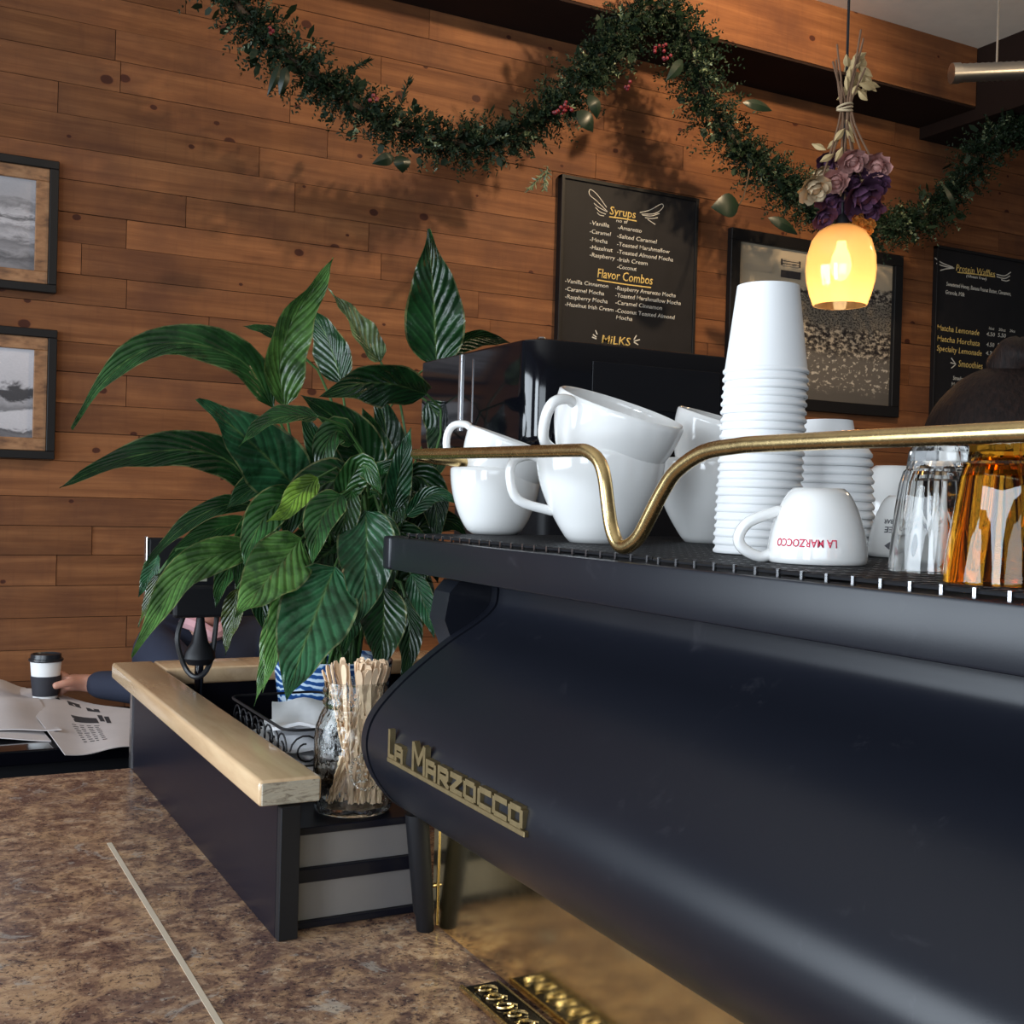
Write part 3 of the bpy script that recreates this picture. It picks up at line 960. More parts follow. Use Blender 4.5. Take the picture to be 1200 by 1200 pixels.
# ------------------------------------------------------------------ glass tumblers, upside down
def tumbler(loc, R_, H, m, label, rot):
    t = thing('glass_tumbler', label, 'glass', loc, 'upside-down faceted tumblers on the tray')
    n = 9*6; th = .0035
    bm = B()
    def ring(z, r, facet):
        out = []
        for k in range(n):
            a = 2*PI*k/n+rot
            ph = (k % 6)/6*2*PI/9 - PI/9
            f = math.cos(PI/9)/math.cos(ph) if True else 1
            out.append(bm.verts.new((loc[0]+r*(1*(1-facet)+facet*f)*math.cos(a), loc[1]+r*(1*(1-facet)+facet*f)*math.sin(a), loc[2]+z)))
        return out
    rows = [(0, R_, 0), (.006, R_*1.0, .0), (H*.28, R_*.955, .25), (H*.50, R_*.90, .9), (H*.70, R_*.83, 1.), (H*.80, R_*.76, 1.), (H*.82, R_*.70, .8), (H*.96, R_*.66, .6), (H, R_*.60, .3)]
    rings = [ring(*q) for q in rows]
    for a, b in zip(rings, rings[1:]):
        for k in range(n): bm.faces.new((a[k], a[(k+1) % n], b[(k+1) % n], b[k]))
    bm.faces.new(rings[-1])
    irows = [(0.0, R_-th, 0), (H*.28, R_*.955-th, 0), (H*.50, R_*.88-th, 0), (H*.72, R_*.80-th, 0), (H*.84, R_*.68-th, 0), (H*.88, R_*.5, 0)]
    ir = [ring(*q) for q in irows]
    for a, b in zip(ir, ir[1:]):
        for k in range(n): bm.faces.new((a[k], b[k], b[(k+1) % n], a[(k+1) % n]))
    bm.faces.new(ir[-1][::-1])
    for k in range(n): bm.faces.new((rings[0][k], ir[0][k], ir[0][(k+1) % n], rings[0][(k+1) % n]))
    obj('body', bm, m, t, True, ang=12)
    return t
gc = at(1097, 672, Z=ZC)+Vector((.02, .015, 0))
tumbler(gc, .0385, .098, M['glass'], 'clear upside-down glass tumbler with facets left of the amber one', .2)
ga = at(1172, 686, Z=ZC)+Vector((.02, .012, 0))
tumbler(ga, .0400, .100, M['amber'], 'amber upside-down glass tumbler at the right edge', .55)

# ------------------------------------------------------------------ glossy black appliance behind the cups
AX, AY = .967, 1.754
ap = thing('coffee_grinder', 'glossy black rounded appliance behind the white cups, tallest on the counter', 'coffee machine', (1.2, 2.0, 1.0))
bm = B()
r = bmesh.ops.create_cube(bm, size=1)
for v in r['verts']: v.co = Vector((AX+.2325+v.co.x*.465, AY+.235+v.co.y*.47, 1.733+v.co.z*.197))
es = [e for e in bm.edges if abs((e.verts[0].co-e.verts[1].co).z) > .1 and not (e.verts[0].co.x < 1 and e.verts[0].co.y > 2)]
bmesh.ops.bevel(bm, geom=es, offset=.05, segments=10, affect='EDGES', profile=.5)
es = [e for e in bm.edges if abs(e.verts[0].co.z-e.verts[1].co.z) < 1e-5 and e.verts[0].co.z < 1.7]
bmesh.ops.bevel(bm, geom=es, offset=.03, segments=5, affect='EDGES', profile=.5)
es = [e for e in bm.edges if abs(e.verts[0].co.z-e.verts[1].co.z) < 1e-5 and e.verts[0].co.z > 1.82]
bmesh.ops.bevel(bm, geom=es, offset=.004, segments=2, affect='EDGES', profile=.5)
obj('hood', bm, M['black_gloss'], ap, True, ang=40)
obj('top_plate', box(B(), (AX+.03, AY+.03, 1.8318), (AX+.44, AY+.45, 1.836), .002), M['black_plastic'], ap)
obj('corner_trim', box(B(), (AX-.004, 2.030, 1.68), (AX+.004, 2.042, 1.829), .0015), M['silver'], ap, label='thin silver vertical trim')
obj('side_seam', box(B(), (AX-.0012, 1.985, 1.695), (AX+.001, 1.988, 1.815)), M['silver'], ap)
obj('column', box(B(), (AX+.06, AY+.06, 1.045), (AX+.42, AY+.44, 1.634), .02, 3), M['black_plastic'], ap, True)
obj('base', box(B(), (AX+.02, AY+.02, 1.0005), (AX+.45, AY+.46, 1.045), .01, 2), M['black_plastic'], ap, True)
obj('panel_screen', box(B(), (AX+.12, AY-.0022, 1.72), (AX+.40, AY-.0003, 1.80), .0008), M['black_plastic'], ap)
obj('hinge_knob', lathe(B(), [(0, 0), (.008, 0), (.009, .003), (.006, .006), (0, .0068)], (AX+.05, AY+.06, 1.836), 16), M['chrome'], ap, True)
# metal side bits right of it
ml = thing('steel_milk_jug', 'small steel jug glinting just left of the tall paper stack', 'jug', at(838, 478, D=1.75))
ml_c = Vector(at(838, 478, D=1.75))
ml.location = (ml_c.x, ml_c.y, ZC); WL[ml.name] = Vector(ml.location)
cx, cy = ml_c.x, ml_c.y
ml_b = [(0, 0), (.040, 0), (.044, .004), (.046, .05), (.040, .09), (.036, .12), (.040, .145), (.0385, .145), (.0345, .12), (.0385, .09), (.0445, .05), (.042, .006), (0, .004)]
obj('body', lathe(B(), ml_b, (cx, cy, ZC+.0005), 32), M['chrome'], ml, True)
obj('handle', tube(B(), smooth_path([(cx+.036, cy, ZC+.13), (cx+.075, cy, ZC+.125), (cx+.075, cy, ZC+.06), (cx+.044, cy, ZC+.04)], 5), .004, 8), M['chrome'], ml, True)

# ------------------------------------------------------------------ jar with stirrers
JX, JY, JZ = .5575, 1.479, 1.1300
jr = thing('mason_jar', 'clear embossed glass mason jar packed with wooden stirrers', 'jar', (JX, JY, JZ))
S_ = .0525
jp = [(0, .004), (S_*.86, .003), (S_*.93, .000), (S_*1.0, .006), (S_*1.02, .02), (S_*1.02, .095), (S_*.99, .112), (S_*.88, .128), (S_*.80, .135), (S_*.79, .139), (S_*.83, .142), (S_*.83, .146), (S_*.79, .149), (S_*.79, .153), (S_*.83, .157),
      (S_*.83, .161), (S_*.80, .165), (S_*.80, .172), (S_*.76, .172), (S_*.745, .135), (S_*.83, .125), (S_*.94, .111), (S_*.965, .095), (S_*.965, .02), (S_*.93, .010), (0, .009)]
bm = lathe(B(), jp, (JX, JY, JZ+.0005), 56)
o = obj('body', bm, M['jar_glass'], jr, True, ang=50)
azj = math.atan2(-JY, -JX)
bm = B()
for k in range(26):      # embossed garland and lettering-like ring on the jar front
    a = k/26*2*PI
    th = azj+.35+.42*math.cos(a); zz = JZ+.062+.024*math.sin(a)
    c = Vector((JX+(S_*1.02+.0003)*math.cos(th), JY+(S_*1.02+.0003)*math.sin(th), zz))
    bmesh.ops.create_icosphere(bm, subdivisions=1, radius=.0024, matrix=Matrix.Translation(c))
for k in range(30):
    th = azj+.35+random.uniform(-.28, .28); zz = JZ+.062+random.uniform(-.014, .014)
    c = Vector((JX+(S_*1.02+.0003)*math.cos(th), JY+(S_*1.02+.0003)*math.sin(th), zz))
    bmesh.ops.create_icosphere(bm, subdivisions=1, radius=.0018, matrix=Matrix.Translation(c))
obj('embossing', bm, M['jar_glass'], jr, True, kind='stuff')
# stirrers
def stick_mesh():
    bm = B()
    L_, w, t = .188, .0031, .0007
    out = [(-w*.8, 0), (w*.8, 0), (w*.9, L_*.5), (w*.95, L_*.86), (w*1.45, L_*.93), (w*1.35, L_*.975), (w*.7, L_), (-w*.7, L_), (-w*1.35, L_*.975), (-w*1.45, L_*.93), (-w*.95, L_*.86), (-w*.9, L_*.5)]
    a = [bm.verts.new((x, -t, z)) for x, z in out]; b = [bm.verts.new((x, t, z)) for x, z in out]
    for i in range(len(out)): bm.faces.new((a[i], a[(i+1) % len(out)], b[(i+1) % len(out)], b[i]))
    bm.faces.new(a); bm.faces.new(b[::-1])
    return bm
st0 = obj('coffee_stirrer', stick_mesh(), M['stick'], None, base=(0, 0, 0))
rj = random.Random(5)
vdir = math.atan2(JY, JX)          # away from the camera
for i in range(96):
    o = st0 if i == 0 else st0.copy()
    if i: COL.objects.link(o)
    a = rj.uniform(0, 2*PI); q = math.sqrt(rj.uniform(.02, 1))
    back = i % 3 == 0
    top_r = S_*.66*math.sqrt(rj.uniform(.02, 1))
    # bottoms gather in the middle-right, tops fan out all round the neck
    rightv = Vector((math.cos(vdir-PI/2), math.sin(vdir-PI/2), 0)); awayv = Vector((math.cos(vdir), math.sin(vdir), 0))
    f = (i+.5)/96*2-1
    bx = (-.30+1.05*rj.random())*S_*.84
    by = rj.uniform(-1, 1)*S_*.5*math.sqrt(max(0, 1-(bx/(S_*.9))**2))
    tx = (-1+2*rj.random())*S_*.74
    ty = rj.uniform(-1, 1)*math.sqrt(max(0, 1-(tx/(S_*.7))**2))*S_*.55
    if i % 4: tx = abs(tx)*.9+.003; bx = rj.uniform(-.75, .9)*S_*.84
    bx = max(-S_*.8, min(S_*.8, bx))
    b0 = Vector((JX, JY, JZ+.0105+rj.uniform(0, .004)))+rightv*bx+awayv*by
    t0 = Vector((JX, JY, JZ+.165))+rightv*tx+awayv*ty
    d = (t0-b0).normalized()
    qn = d.to_track_quat('Z', 'Y').to_matrix() @ Matrix.Rotation(rj.uniform(-.9, .9)+PI*0, 3, 'Z')
    o.location = b0; o.rotation_euler = qn.to_euler()
    tag(o, 'flat pale wooden coffee stirrer standing in the glass jar', 'stirrer', 'wooden stirrers in the jar')

# ------------------------------------------------------------------ wire basket with napkins
BX0, BX1, BY0, BY1, BZ0, BZ1 = .502, .630, 1.58, 1.86, 1.1335, 1.222
bk = thing('wire_basket', 'black scrolled wire basket holding white napkins behind the jar', 'basket', (.565, 1.72, 1.13))
def rrect(x0, x1, y0, y1, z, r=.025):
    pts = []
    for cx, cy, a0 in ((x1-r, y1-r, 0), (x0+r, y1-r, PI/2), (x0+r, y0+r, PI), (x1-r, y0+r, 1.5*PI)):
        for k in range(5):
            a = a0+k/4*PI/2
            pts.append((cx+r*math.cos(a), cy+r*math.sin(a), z))
    return pts
obj('rim', tube(B(), rrect(BX0-.012, BX1+.012, BY0-.012, BY1+.012, BZ1), .0022, 6, closed=True), M['black_plastic'], bk, True)
obj('lower_ring', tube(B(), rrect(BX0, BX1, BY0, BY1, BZ0), .0022, 6, closed=True), M['black_plastic'], bk, True)
obj('lower_ring', tube(B(), rrect(BX0-.006, BX1+.006, BY0-.006, BY1+.006, (BZ0+BZ1)/2-.008), .0016, 6, closed=True), M['black_plastic'], bk, True)
def scroll(c, ux, s):
    bm = B(); pp = []
    for j in range(19):
        t = j/18*2*PI*1.25
        rr = s*(1-.6*j/18)
        pp.append(Vector(c)+ux*rr*math.cos(t)+Vector((0, 0, 1))*rr*math.sin(t))
    tube(bm, pp, .0014, 5)
    return bm
for k in range(8):
    obj('scroll', scroll((BX0-.007, BY0+.022+k*.0335, BZ0+.058), Vector((0, 1 if k % 2 else -1, 0)), .024), M['black_plastic'], bk, True)
for k in range(8):
    obj('scroll', scroll((BX1+.007, BY0+.022+k*.0335, BZ0+.058), Vector((0, 1 if k % 2 else -1, 0)), .024), M['black_plastic'], bk, True)
for k in range(4):
    obj('scroll', scroll((BX0+.02+k*.03, BY0-.007, BZ0+.058), Vector((1 if k % 2 else -1, 0, 0)), .024), M['black_plastic'], bk, True)
bm = B()
for k in range(9): tube(bm, [(BX0, BY0+.02+k*.03, BZ0), (BX1, BY0+.02+k*.03, BZ0)], .0013, 5)
obj('bottom_wire', bm, M['black_plastic'], bk, True, kind='stuff')
for k in range(5):
    bm = B()
    w, d = .056, .105
    cxy = (.565+random.uniform(-.008, .008), 1.715+random.uniform(-.02, .02)); a = random.uniform(-.3, .3)
    g_ = []
    for i in range(13):
        row = []
        for j in range(9):
            u, v_ = i/12*2-1, j/8*2-1
            x, y = v_*w*.9, u*d
            zz = BZ0+.008+k*.014+.010*noise.noise(Vector((u*1.6+k*5, v_*1.4, k)))+.016*(k == 4)*abs(u)
            row.append(bm.verts.new((cxy[0]+x*math.cos(a)-y*math.sin(a), cxy[1]+x*math.sin(a)+y*math.cos(a), zz)))
        g_.append(row)
    for i in range(12):
        for j in range(8): bm.faces.new((g_[i][j], g_[i+1][j], g_[i+1][j+1], g_[i][j+1]))
    r_ = bmesh.ops.extrude_face_region(bm, geom=bm.faces[:])
    for e in r_['geom']:
        if isinstance(e, bmesh.types.BMVert): e.co.z += .005
    o = obj('napkin', bm, M['napkin'], None, True)
    tag(o, 'creased white paper napkin lying on top in the wire basket' if k == 4 else 'white paper napkin in the wire basket, %s from the top of the pile' % ORD[4-k], 'napkin', 'napkins in the basket')

# ------------------------------------------------------------------ plant
PX, PY = .735, 2.07
pot = thing('peace_lily', 'large leafy green peace lily in a blue and white pot behind the jar', 'plant', (PX, PY, 1.0))
pp = [(0, 0), (.070, 0), (.075, .004), (.098, .16), (.104, .20), (.110, .245), (.104, .25), (.098, .24), (.090, .16), (.068, .01), (0, .008)]
obj('pot', lathe(B(), pp, (PX, PY, 1.0008), 48), M['pot'], pot, True)
obj('soil', lathe(B(), [(0, .0), (.096, .0), (.096, .006), (.05, .012), (0, .014)], (PX, PY, 1.218), 32), M['soil'], pot, True)
def make_leaf(mid, wmax, col, roll=0., fold=.25, wave=.055, asym=0., thin=.35, stem_to=None, sag=0., seed=0):
    """mid: world points base->tip; wmax: full width (m)"""
    P_ = smooth_path(mid, 5)
    # resample to 17
    L = [0]
    for a, b in zip(P_, P_[1:]): L.append(L[-1]+(b-a).length)
    R_, K = [], 18
    for k in range(K+1):
        s = L[-1]*k/K; j = 0
        while j < len(L)-2 and L[j+1] < s: j += 1
        t = (s-L[j])/max(1e-9, L[j+1]-L[j]); R_.append(P_[j].lerp(P_[j+1], t))
    bm = B(); uvl = bm.loops.layers.uv.new('UVMap')
    C_ = 8; rows = []
    rl = random.Random(seed)
    ph = rl.uniform(0, 6); tw = rl.uniform(-1.1, 1.1)
    for k in range(K+1):
        v_ = k/K
        t = (R_[min(K, k+1)]-R_[max(0, k-1)]).normalized()
        view = (R_[k]-CAM).normalized()
        side = t.cross(view).normalized()
        side = Matrix.Rotation(roll+tw*(v_-.4), 3, t) @ side
        nrm = side.cross(t).normalized()
        if nrm.dot(view) > 0 and abs(roll) < 1.2: pass
        hw = .5*wmax*(math.sin(PI*min(1, v_**.62))**.85*(1-.35*v_**4)) if 0 < v_ < 1 else .0004
        row = []
        for c in range(C_+1):
            u = c/C_*2-1
            wv = wave*wmax*math.sin(ph+v_*19+(2 if u > 0 else 0))*abs(u)**2
            row.append(bm.verts.new(R_[k]+side*hw*u*math.cos(fold*abs(u)*.6)+nrm*(-hw*abs(u)*fold+wv)))
        rows.append(row)
    for k in range(K):
        for c in range(C_):
            f = bm.faces.new((rows[k][c], rows[k][c+1], rows[k+1][c+1], rows[k+1][c]))
            for l, (cc, kk) in zip(f.loops, ((c, k), (c+1, k), (c+1, k+1), (c, k+1))): l[uvl].uv = (cc/C_, kk/K)
    o = obj('leaf', bm, M['leaf'], pot, True, ang=80)
    o.color = (*col, 1)
    me = o.data
    if stem_to is not None:
        a = R_[0]; b = Vector(stem_to); t = (R_[1]-R_[0]).normalized()
        m1 = a - t*(b-a).length*.35
        m2 = b + Vector((0, 0, 1))*(b-a).length*.25
        pts_ = []
        for i in range(9):
            s = i/8
            pts_.append(a*(1-s)**3+m1*3*s*(1-s)**2+m2*3*s*s*(1-s)+b*s**3)
        so = obj('stem', tube(B(), pts_, [.0022+.0012*i/8 for i in range(9)], 6), M['stemgreen'], o, True)
    return o
M['stemgreen'] = plain('green_petiole', (.05, .12, .03), .4)
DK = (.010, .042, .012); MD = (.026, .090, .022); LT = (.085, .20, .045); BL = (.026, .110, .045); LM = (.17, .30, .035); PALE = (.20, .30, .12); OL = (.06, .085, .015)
hub = lambda s: (PX+.045*math.cos(s*2.4), PY+.045*math.sin(s*2.4), 1.222)
# (pixel midrib base->tip, width px, Y base, Y tip, colour, roll, fold)
LV = [
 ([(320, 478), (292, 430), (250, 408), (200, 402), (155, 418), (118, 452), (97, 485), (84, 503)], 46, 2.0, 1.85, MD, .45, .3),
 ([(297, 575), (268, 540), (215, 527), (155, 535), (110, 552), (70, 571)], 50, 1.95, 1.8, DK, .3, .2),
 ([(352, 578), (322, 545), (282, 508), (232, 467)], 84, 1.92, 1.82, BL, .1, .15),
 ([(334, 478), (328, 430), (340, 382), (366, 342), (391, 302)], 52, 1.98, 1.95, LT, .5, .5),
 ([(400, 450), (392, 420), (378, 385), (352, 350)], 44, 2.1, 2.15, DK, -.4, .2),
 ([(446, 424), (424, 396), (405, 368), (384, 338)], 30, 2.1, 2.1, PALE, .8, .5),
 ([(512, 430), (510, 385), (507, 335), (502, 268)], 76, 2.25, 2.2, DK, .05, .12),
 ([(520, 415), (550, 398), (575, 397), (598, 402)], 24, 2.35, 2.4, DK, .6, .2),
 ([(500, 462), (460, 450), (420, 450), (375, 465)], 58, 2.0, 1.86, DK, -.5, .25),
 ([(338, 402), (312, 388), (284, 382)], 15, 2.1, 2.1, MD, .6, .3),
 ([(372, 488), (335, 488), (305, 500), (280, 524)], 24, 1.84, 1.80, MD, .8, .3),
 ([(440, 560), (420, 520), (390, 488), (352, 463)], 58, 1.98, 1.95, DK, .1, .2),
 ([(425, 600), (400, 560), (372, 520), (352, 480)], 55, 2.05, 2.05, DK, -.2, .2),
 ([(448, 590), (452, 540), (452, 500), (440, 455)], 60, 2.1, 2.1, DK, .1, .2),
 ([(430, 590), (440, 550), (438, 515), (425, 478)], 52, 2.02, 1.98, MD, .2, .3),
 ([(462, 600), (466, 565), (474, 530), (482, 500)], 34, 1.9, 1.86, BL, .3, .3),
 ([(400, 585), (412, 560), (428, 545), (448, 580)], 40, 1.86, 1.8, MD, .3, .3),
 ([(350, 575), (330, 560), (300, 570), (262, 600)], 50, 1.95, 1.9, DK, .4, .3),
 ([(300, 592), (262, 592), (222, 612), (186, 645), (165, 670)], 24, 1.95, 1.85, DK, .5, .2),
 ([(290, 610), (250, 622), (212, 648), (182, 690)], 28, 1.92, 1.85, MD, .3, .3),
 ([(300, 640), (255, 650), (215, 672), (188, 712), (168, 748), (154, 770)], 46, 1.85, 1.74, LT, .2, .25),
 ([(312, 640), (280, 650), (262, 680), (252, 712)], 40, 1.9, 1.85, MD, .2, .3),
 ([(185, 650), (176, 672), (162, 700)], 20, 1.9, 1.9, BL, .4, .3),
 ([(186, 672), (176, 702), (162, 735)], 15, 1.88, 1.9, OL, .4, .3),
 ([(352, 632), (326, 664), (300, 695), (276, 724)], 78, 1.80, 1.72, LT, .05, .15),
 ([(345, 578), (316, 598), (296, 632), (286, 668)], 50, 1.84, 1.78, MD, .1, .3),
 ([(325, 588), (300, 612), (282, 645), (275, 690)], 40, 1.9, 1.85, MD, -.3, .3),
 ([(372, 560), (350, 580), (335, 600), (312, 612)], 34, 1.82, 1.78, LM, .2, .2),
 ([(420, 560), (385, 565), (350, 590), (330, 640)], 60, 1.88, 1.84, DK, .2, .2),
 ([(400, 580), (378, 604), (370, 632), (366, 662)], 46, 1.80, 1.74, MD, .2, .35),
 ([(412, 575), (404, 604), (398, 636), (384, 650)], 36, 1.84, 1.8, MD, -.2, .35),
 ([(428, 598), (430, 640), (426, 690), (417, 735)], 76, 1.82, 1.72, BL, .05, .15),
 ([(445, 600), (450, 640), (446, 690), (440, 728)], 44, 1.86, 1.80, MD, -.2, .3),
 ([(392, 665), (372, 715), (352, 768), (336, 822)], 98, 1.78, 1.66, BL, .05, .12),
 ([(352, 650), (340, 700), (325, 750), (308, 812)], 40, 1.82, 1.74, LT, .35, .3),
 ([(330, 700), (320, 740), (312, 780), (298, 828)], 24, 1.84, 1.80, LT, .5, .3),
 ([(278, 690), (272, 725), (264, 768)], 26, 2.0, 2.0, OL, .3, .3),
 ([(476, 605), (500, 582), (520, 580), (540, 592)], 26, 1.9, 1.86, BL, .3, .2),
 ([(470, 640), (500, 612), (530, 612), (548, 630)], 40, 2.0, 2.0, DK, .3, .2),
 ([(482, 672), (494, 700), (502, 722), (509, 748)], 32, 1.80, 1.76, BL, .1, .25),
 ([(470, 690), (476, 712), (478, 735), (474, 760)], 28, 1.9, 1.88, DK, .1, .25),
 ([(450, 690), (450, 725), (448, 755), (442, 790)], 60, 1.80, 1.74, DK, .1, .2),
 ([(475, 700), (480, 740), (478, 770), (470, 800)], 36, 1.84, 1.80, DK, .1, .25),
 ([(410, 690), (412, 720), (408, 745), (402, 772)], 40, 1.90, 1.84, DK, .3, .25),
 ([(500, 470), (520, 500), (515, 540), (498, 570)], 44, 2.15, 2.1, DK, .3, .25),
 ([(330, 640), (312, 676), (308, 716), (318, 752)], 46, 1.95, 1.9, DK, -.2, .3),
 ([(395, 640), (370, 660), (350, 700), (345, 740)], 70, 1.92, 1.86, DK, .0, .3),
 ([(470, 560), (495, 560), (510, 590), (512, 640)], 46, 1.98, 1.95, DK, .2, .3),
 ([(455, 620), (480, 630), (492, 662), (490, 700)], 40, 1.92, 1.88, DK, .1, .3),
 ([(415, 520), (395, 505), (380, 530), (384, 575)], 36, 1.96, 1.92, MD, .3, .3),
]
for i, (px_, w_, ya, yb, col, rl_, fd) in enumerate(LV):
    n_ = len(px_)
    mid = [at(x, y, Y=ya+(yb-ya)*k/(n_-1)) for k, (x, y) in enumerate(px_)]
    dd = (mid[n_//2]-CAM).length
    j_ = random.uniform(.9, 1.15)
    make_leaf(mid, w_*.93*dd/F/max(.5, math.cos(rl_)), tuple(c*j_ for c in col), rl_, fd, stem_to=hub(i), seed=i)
# filler leaves inside the crown
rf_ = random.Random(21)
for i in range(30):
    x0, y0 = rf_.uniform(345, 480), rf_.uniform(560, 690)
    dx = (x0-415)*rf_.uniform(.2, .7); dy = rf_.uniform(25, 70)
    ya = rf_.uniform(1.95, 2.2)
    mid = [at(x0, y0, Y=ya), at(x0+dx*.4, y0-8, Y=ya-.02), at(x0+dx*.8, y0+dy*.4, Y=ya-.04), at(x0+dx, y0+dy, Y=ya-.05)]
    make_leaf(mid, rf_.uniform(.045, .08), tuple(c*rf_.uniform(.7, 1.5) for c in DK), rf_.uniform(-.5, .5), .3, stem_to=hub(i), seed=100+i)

# ------------------------------------------------------------------ point-of-sale monitor
mY = 2.25
mo = thing('pos_monitor', 'black till monitor seen from behind, on a black pole among the leaves', 'monitor', (.53, mY, 1.0))
z0_, z1_ = 1.318, 1.462
x0_, x1_ = .428, .69
bm = box(B(), (x0_, mY-.008, z0_), (x1_, mY+.018, z1_), .004, 2)
obj('housing', bm, M['black_plastic'], mo)
obj('silver_edge', box(B(), (x0_-.004, mY-.009, z0_+.02), (x0_-.0005, mY+.012, z1_+.002), .001), M['silver'], mo, label='bright silver edge')
obj('rear_hump', box(B(), (x0_+.045, mY-.028, z0_-.006), (x1_-.03, mY-.0085, z0_+.055), .006, 2), M['black_plastic'], mo)
obj('screen', box(B(), (x0_+.01, mY+.0185, z0_+.01), (x1_-.01, mY+.0195, z1_-.01)), M['black_gloss'], mo)
lc = at(238, 678, Y=mY-.029)
obj('sticker', box(B(), (lc.x-.012, mY-.0096, z0_+.062), (lc.x+.012, mY-.0084, z0_+.078)), M['label'], mo)
px_c = at(234, 760, Y=mY-.012).x
obj('swivel_mount', lathe(B(), [(0, 0), (.022, .0), (.030, .012), (.028, .024), (.016, .042), (.009, .075), (.007, .095), (0, .095)], (px_c, mY-.012, 1.222), 24), M['black_plastic'], mo, True)
obj('pole', tube(B(), [(px_c, mY-.012, 1.006), (px_c, mY-.012, 1.222)], .0085, 14), M['black_gloss'], mo, True)
obj('foot', lathe(B(), [(0, 0), (.07, 0), (.072, .004), (.06, .010), (.012, .013), (0, .013)], (px_c, mY-.012, 1.0008), 32), M['black_plastic'], mo, True)
obj('cable', tube(B(), smooth_path([(px_c-.028, mY, 1.318), (px_c-.042, mY-.01, 1.27), (px_c-.025, mY-.01, 1.215), (px_c-.005, mY-.03, 1.20), (px_c+.02, mY-.02, 1.23), (px_c+.035, mY, 1.318)], 5), .005, 8), M['black_rubber'], mo, True)
# card reader beside the pole on the counter, only its dark bulk shows between leaves
# ------------------------------------------------------------------ high table, newspaper, takeaway cup
ht = thing('high_table', 'dark high table by the plank wall under the newspaper', 'table', (.35, 3.25, 0))
obj('tabletop', box(B(), (-.55, 2.86, .915), (1.25, 3.78, .95), .004, 2), M['black_gloss'], ht)
for sx in (-.45, 1.15):
    for sy in (2.95, 3.68):
        obj('leg', box(B(), (sx-.025, sy-.025, 0), (sx+.025, sy+.025, .914), .003), M['black_plastic'], ht)
obj('apron', box(B(), (-.42, 2.95, .80), (1.12, 2.97, .914)), M['black_plastic'], ht)

def sheet(corners, nu, nv, zf, th=.0018, m=None, name='sheet'):
    bm = B(); g_ = []
    c00, c10, c11, c01 = [Vector(c) for c in corners]
    for i in range(nu+1):
        row = []
        for j in range(nv+1):
            u, v_ = i/nu, j/nv
            p = c00*(1-u)*(1-v_)+c10*u*(1-v_)+c11*u*v_+c01*(1-u)*v_
            row.append(bm.verts.new(p+Vector((0, 0, zf(u, v_)))))
        g_.append(row)
    for i in range(nu):
        for j in range(nv): bm.faces.new((g_[i][j], g_[i+1][j], g_[i+1][j+1], g_[i][j+1]))
    r_ = bmesh.ops.extrude_face_region(bm, geom=bm.faces[:])
    for e in r_['geom']:
        if isinstance(e, bmesh.types.BMVert): e.co.z += th
    return bm
nw = thing('newspaper', 'open rumpled newspaper lying on the dark table before the takeaway cup', 'newspaper', (.35, 3.1, .951))
zn = .9525
def npx(x, y, z=zn): return at(x, y, Z=z)
q = [npx(0+2, 812), npx(150, 832), npx(156, 878), npx(76, 888)]
top_sheet = obj('page', sheet([npx(12, 808), npx(170, 836), npx(168, 876), npx(76, 887)], 14, 10, lambda u, v: .003+.012*(1-u)*(1-v)*math.sin(u*5+v*2)**2+.004*math.sin(7*u+3*v)), M['news'], nw, True)
obj('page', sheet([npx(0-40, 815), npx(30, 808), npx(72, 862), npx(0-40, 862)], 12, 10, lambda u, v: .010+.020*math.sin(PI*u)**2*(1-v*.4)+.008*math.sin(9*v+4*u)), M['news'], nw, True)
obj('page', sheet([npx(-60, 830), npx(20, 826), npx(60, 868), npx(-60, 868)], 10, 8, lambda u, v: .002+.004*math.sin(5*u+6*v)), M['news'], nw, True)
# headline and columns as raised print on the page
bpy.context.view_layer.update()
def ontop(x, y, z=zn+.016): return at(x, y, Z=z)
c00, c10, c11, c01 = npx(12, 808), npx(170, 836), npx(168, 876), npx(76, 887)
def page_pt(u, v, dz=.0022):
    p = c00*(1-u)*(1-v)+c10*u*(1-v)+c11*u*v+c01*(1-u)*v
    return p+Vector((0, 0, .003+.012*(1-u)*(1-v)*math.sin(u*5+v*2)**2+.004*math.sin(7*u+3*v)+dz))
def patch(bm, u0, u1, v0, v1, n=4):
    g_ = [[bm.verts.new(page_pt(u0+(u1-u0)*i/n, v0+(v1-v0)*j/2)) for j in range(3)] for i in range(n+1)]
    for i in range(n):
        for j in range(2): bm.faces.new((g_[i][j], g_[i+1][j], g_[i+1][j+1], g_[i][j+1]))
bm = B()
for (u0, u1, v0, v1) in ((.38, .60, .38, .50), (.62, .66, .30, .46), (.67, .71, .33, .5), (.42, .52, .10, .18), (.56, .66, .14, .22), (.30, .36, .10, .14), (.20, .30, .05, .12)):
    patch(bm, u0, u1, v0, v1)
obj('headline', bm, M['ink'], nw, kind='stuff')
bm = B()
for k in range(4):
    for j in range(9):
        patch(bm, .33+k*.07, .33+k*.07+random.uniform(.03, .055), .55+j*.035, .562+j*.035, 1)
obj('column_text', bm, M['ink'], nw, kind='stuff')
tc_ = at(53, 813, Y=3.47); TX, TY, TZ = tc_.x, 3.47, .972
TZ = .962
tk = thing('takeaway_cup', 'white takeaway coffee cup with black lid and dark sleeve held on the table', 'cup', (TX, TY, .9505))
k_ = .0305; s_ = 1.0
hcup = at(53, 766, Y=TY).z-.9505
rc = .5*36*(tc_-CAM).dot(fw)/F
obj('body', lathe(B(), [(0, .002), (rc*.70, .002), (rc*.72, 0), (rc*.97, hcup*.88), (rc*.95, hcup*.88), (rc*.68, .004), (0, .004)], (TX, TY, .951), 36), M['paper'], tk, True)
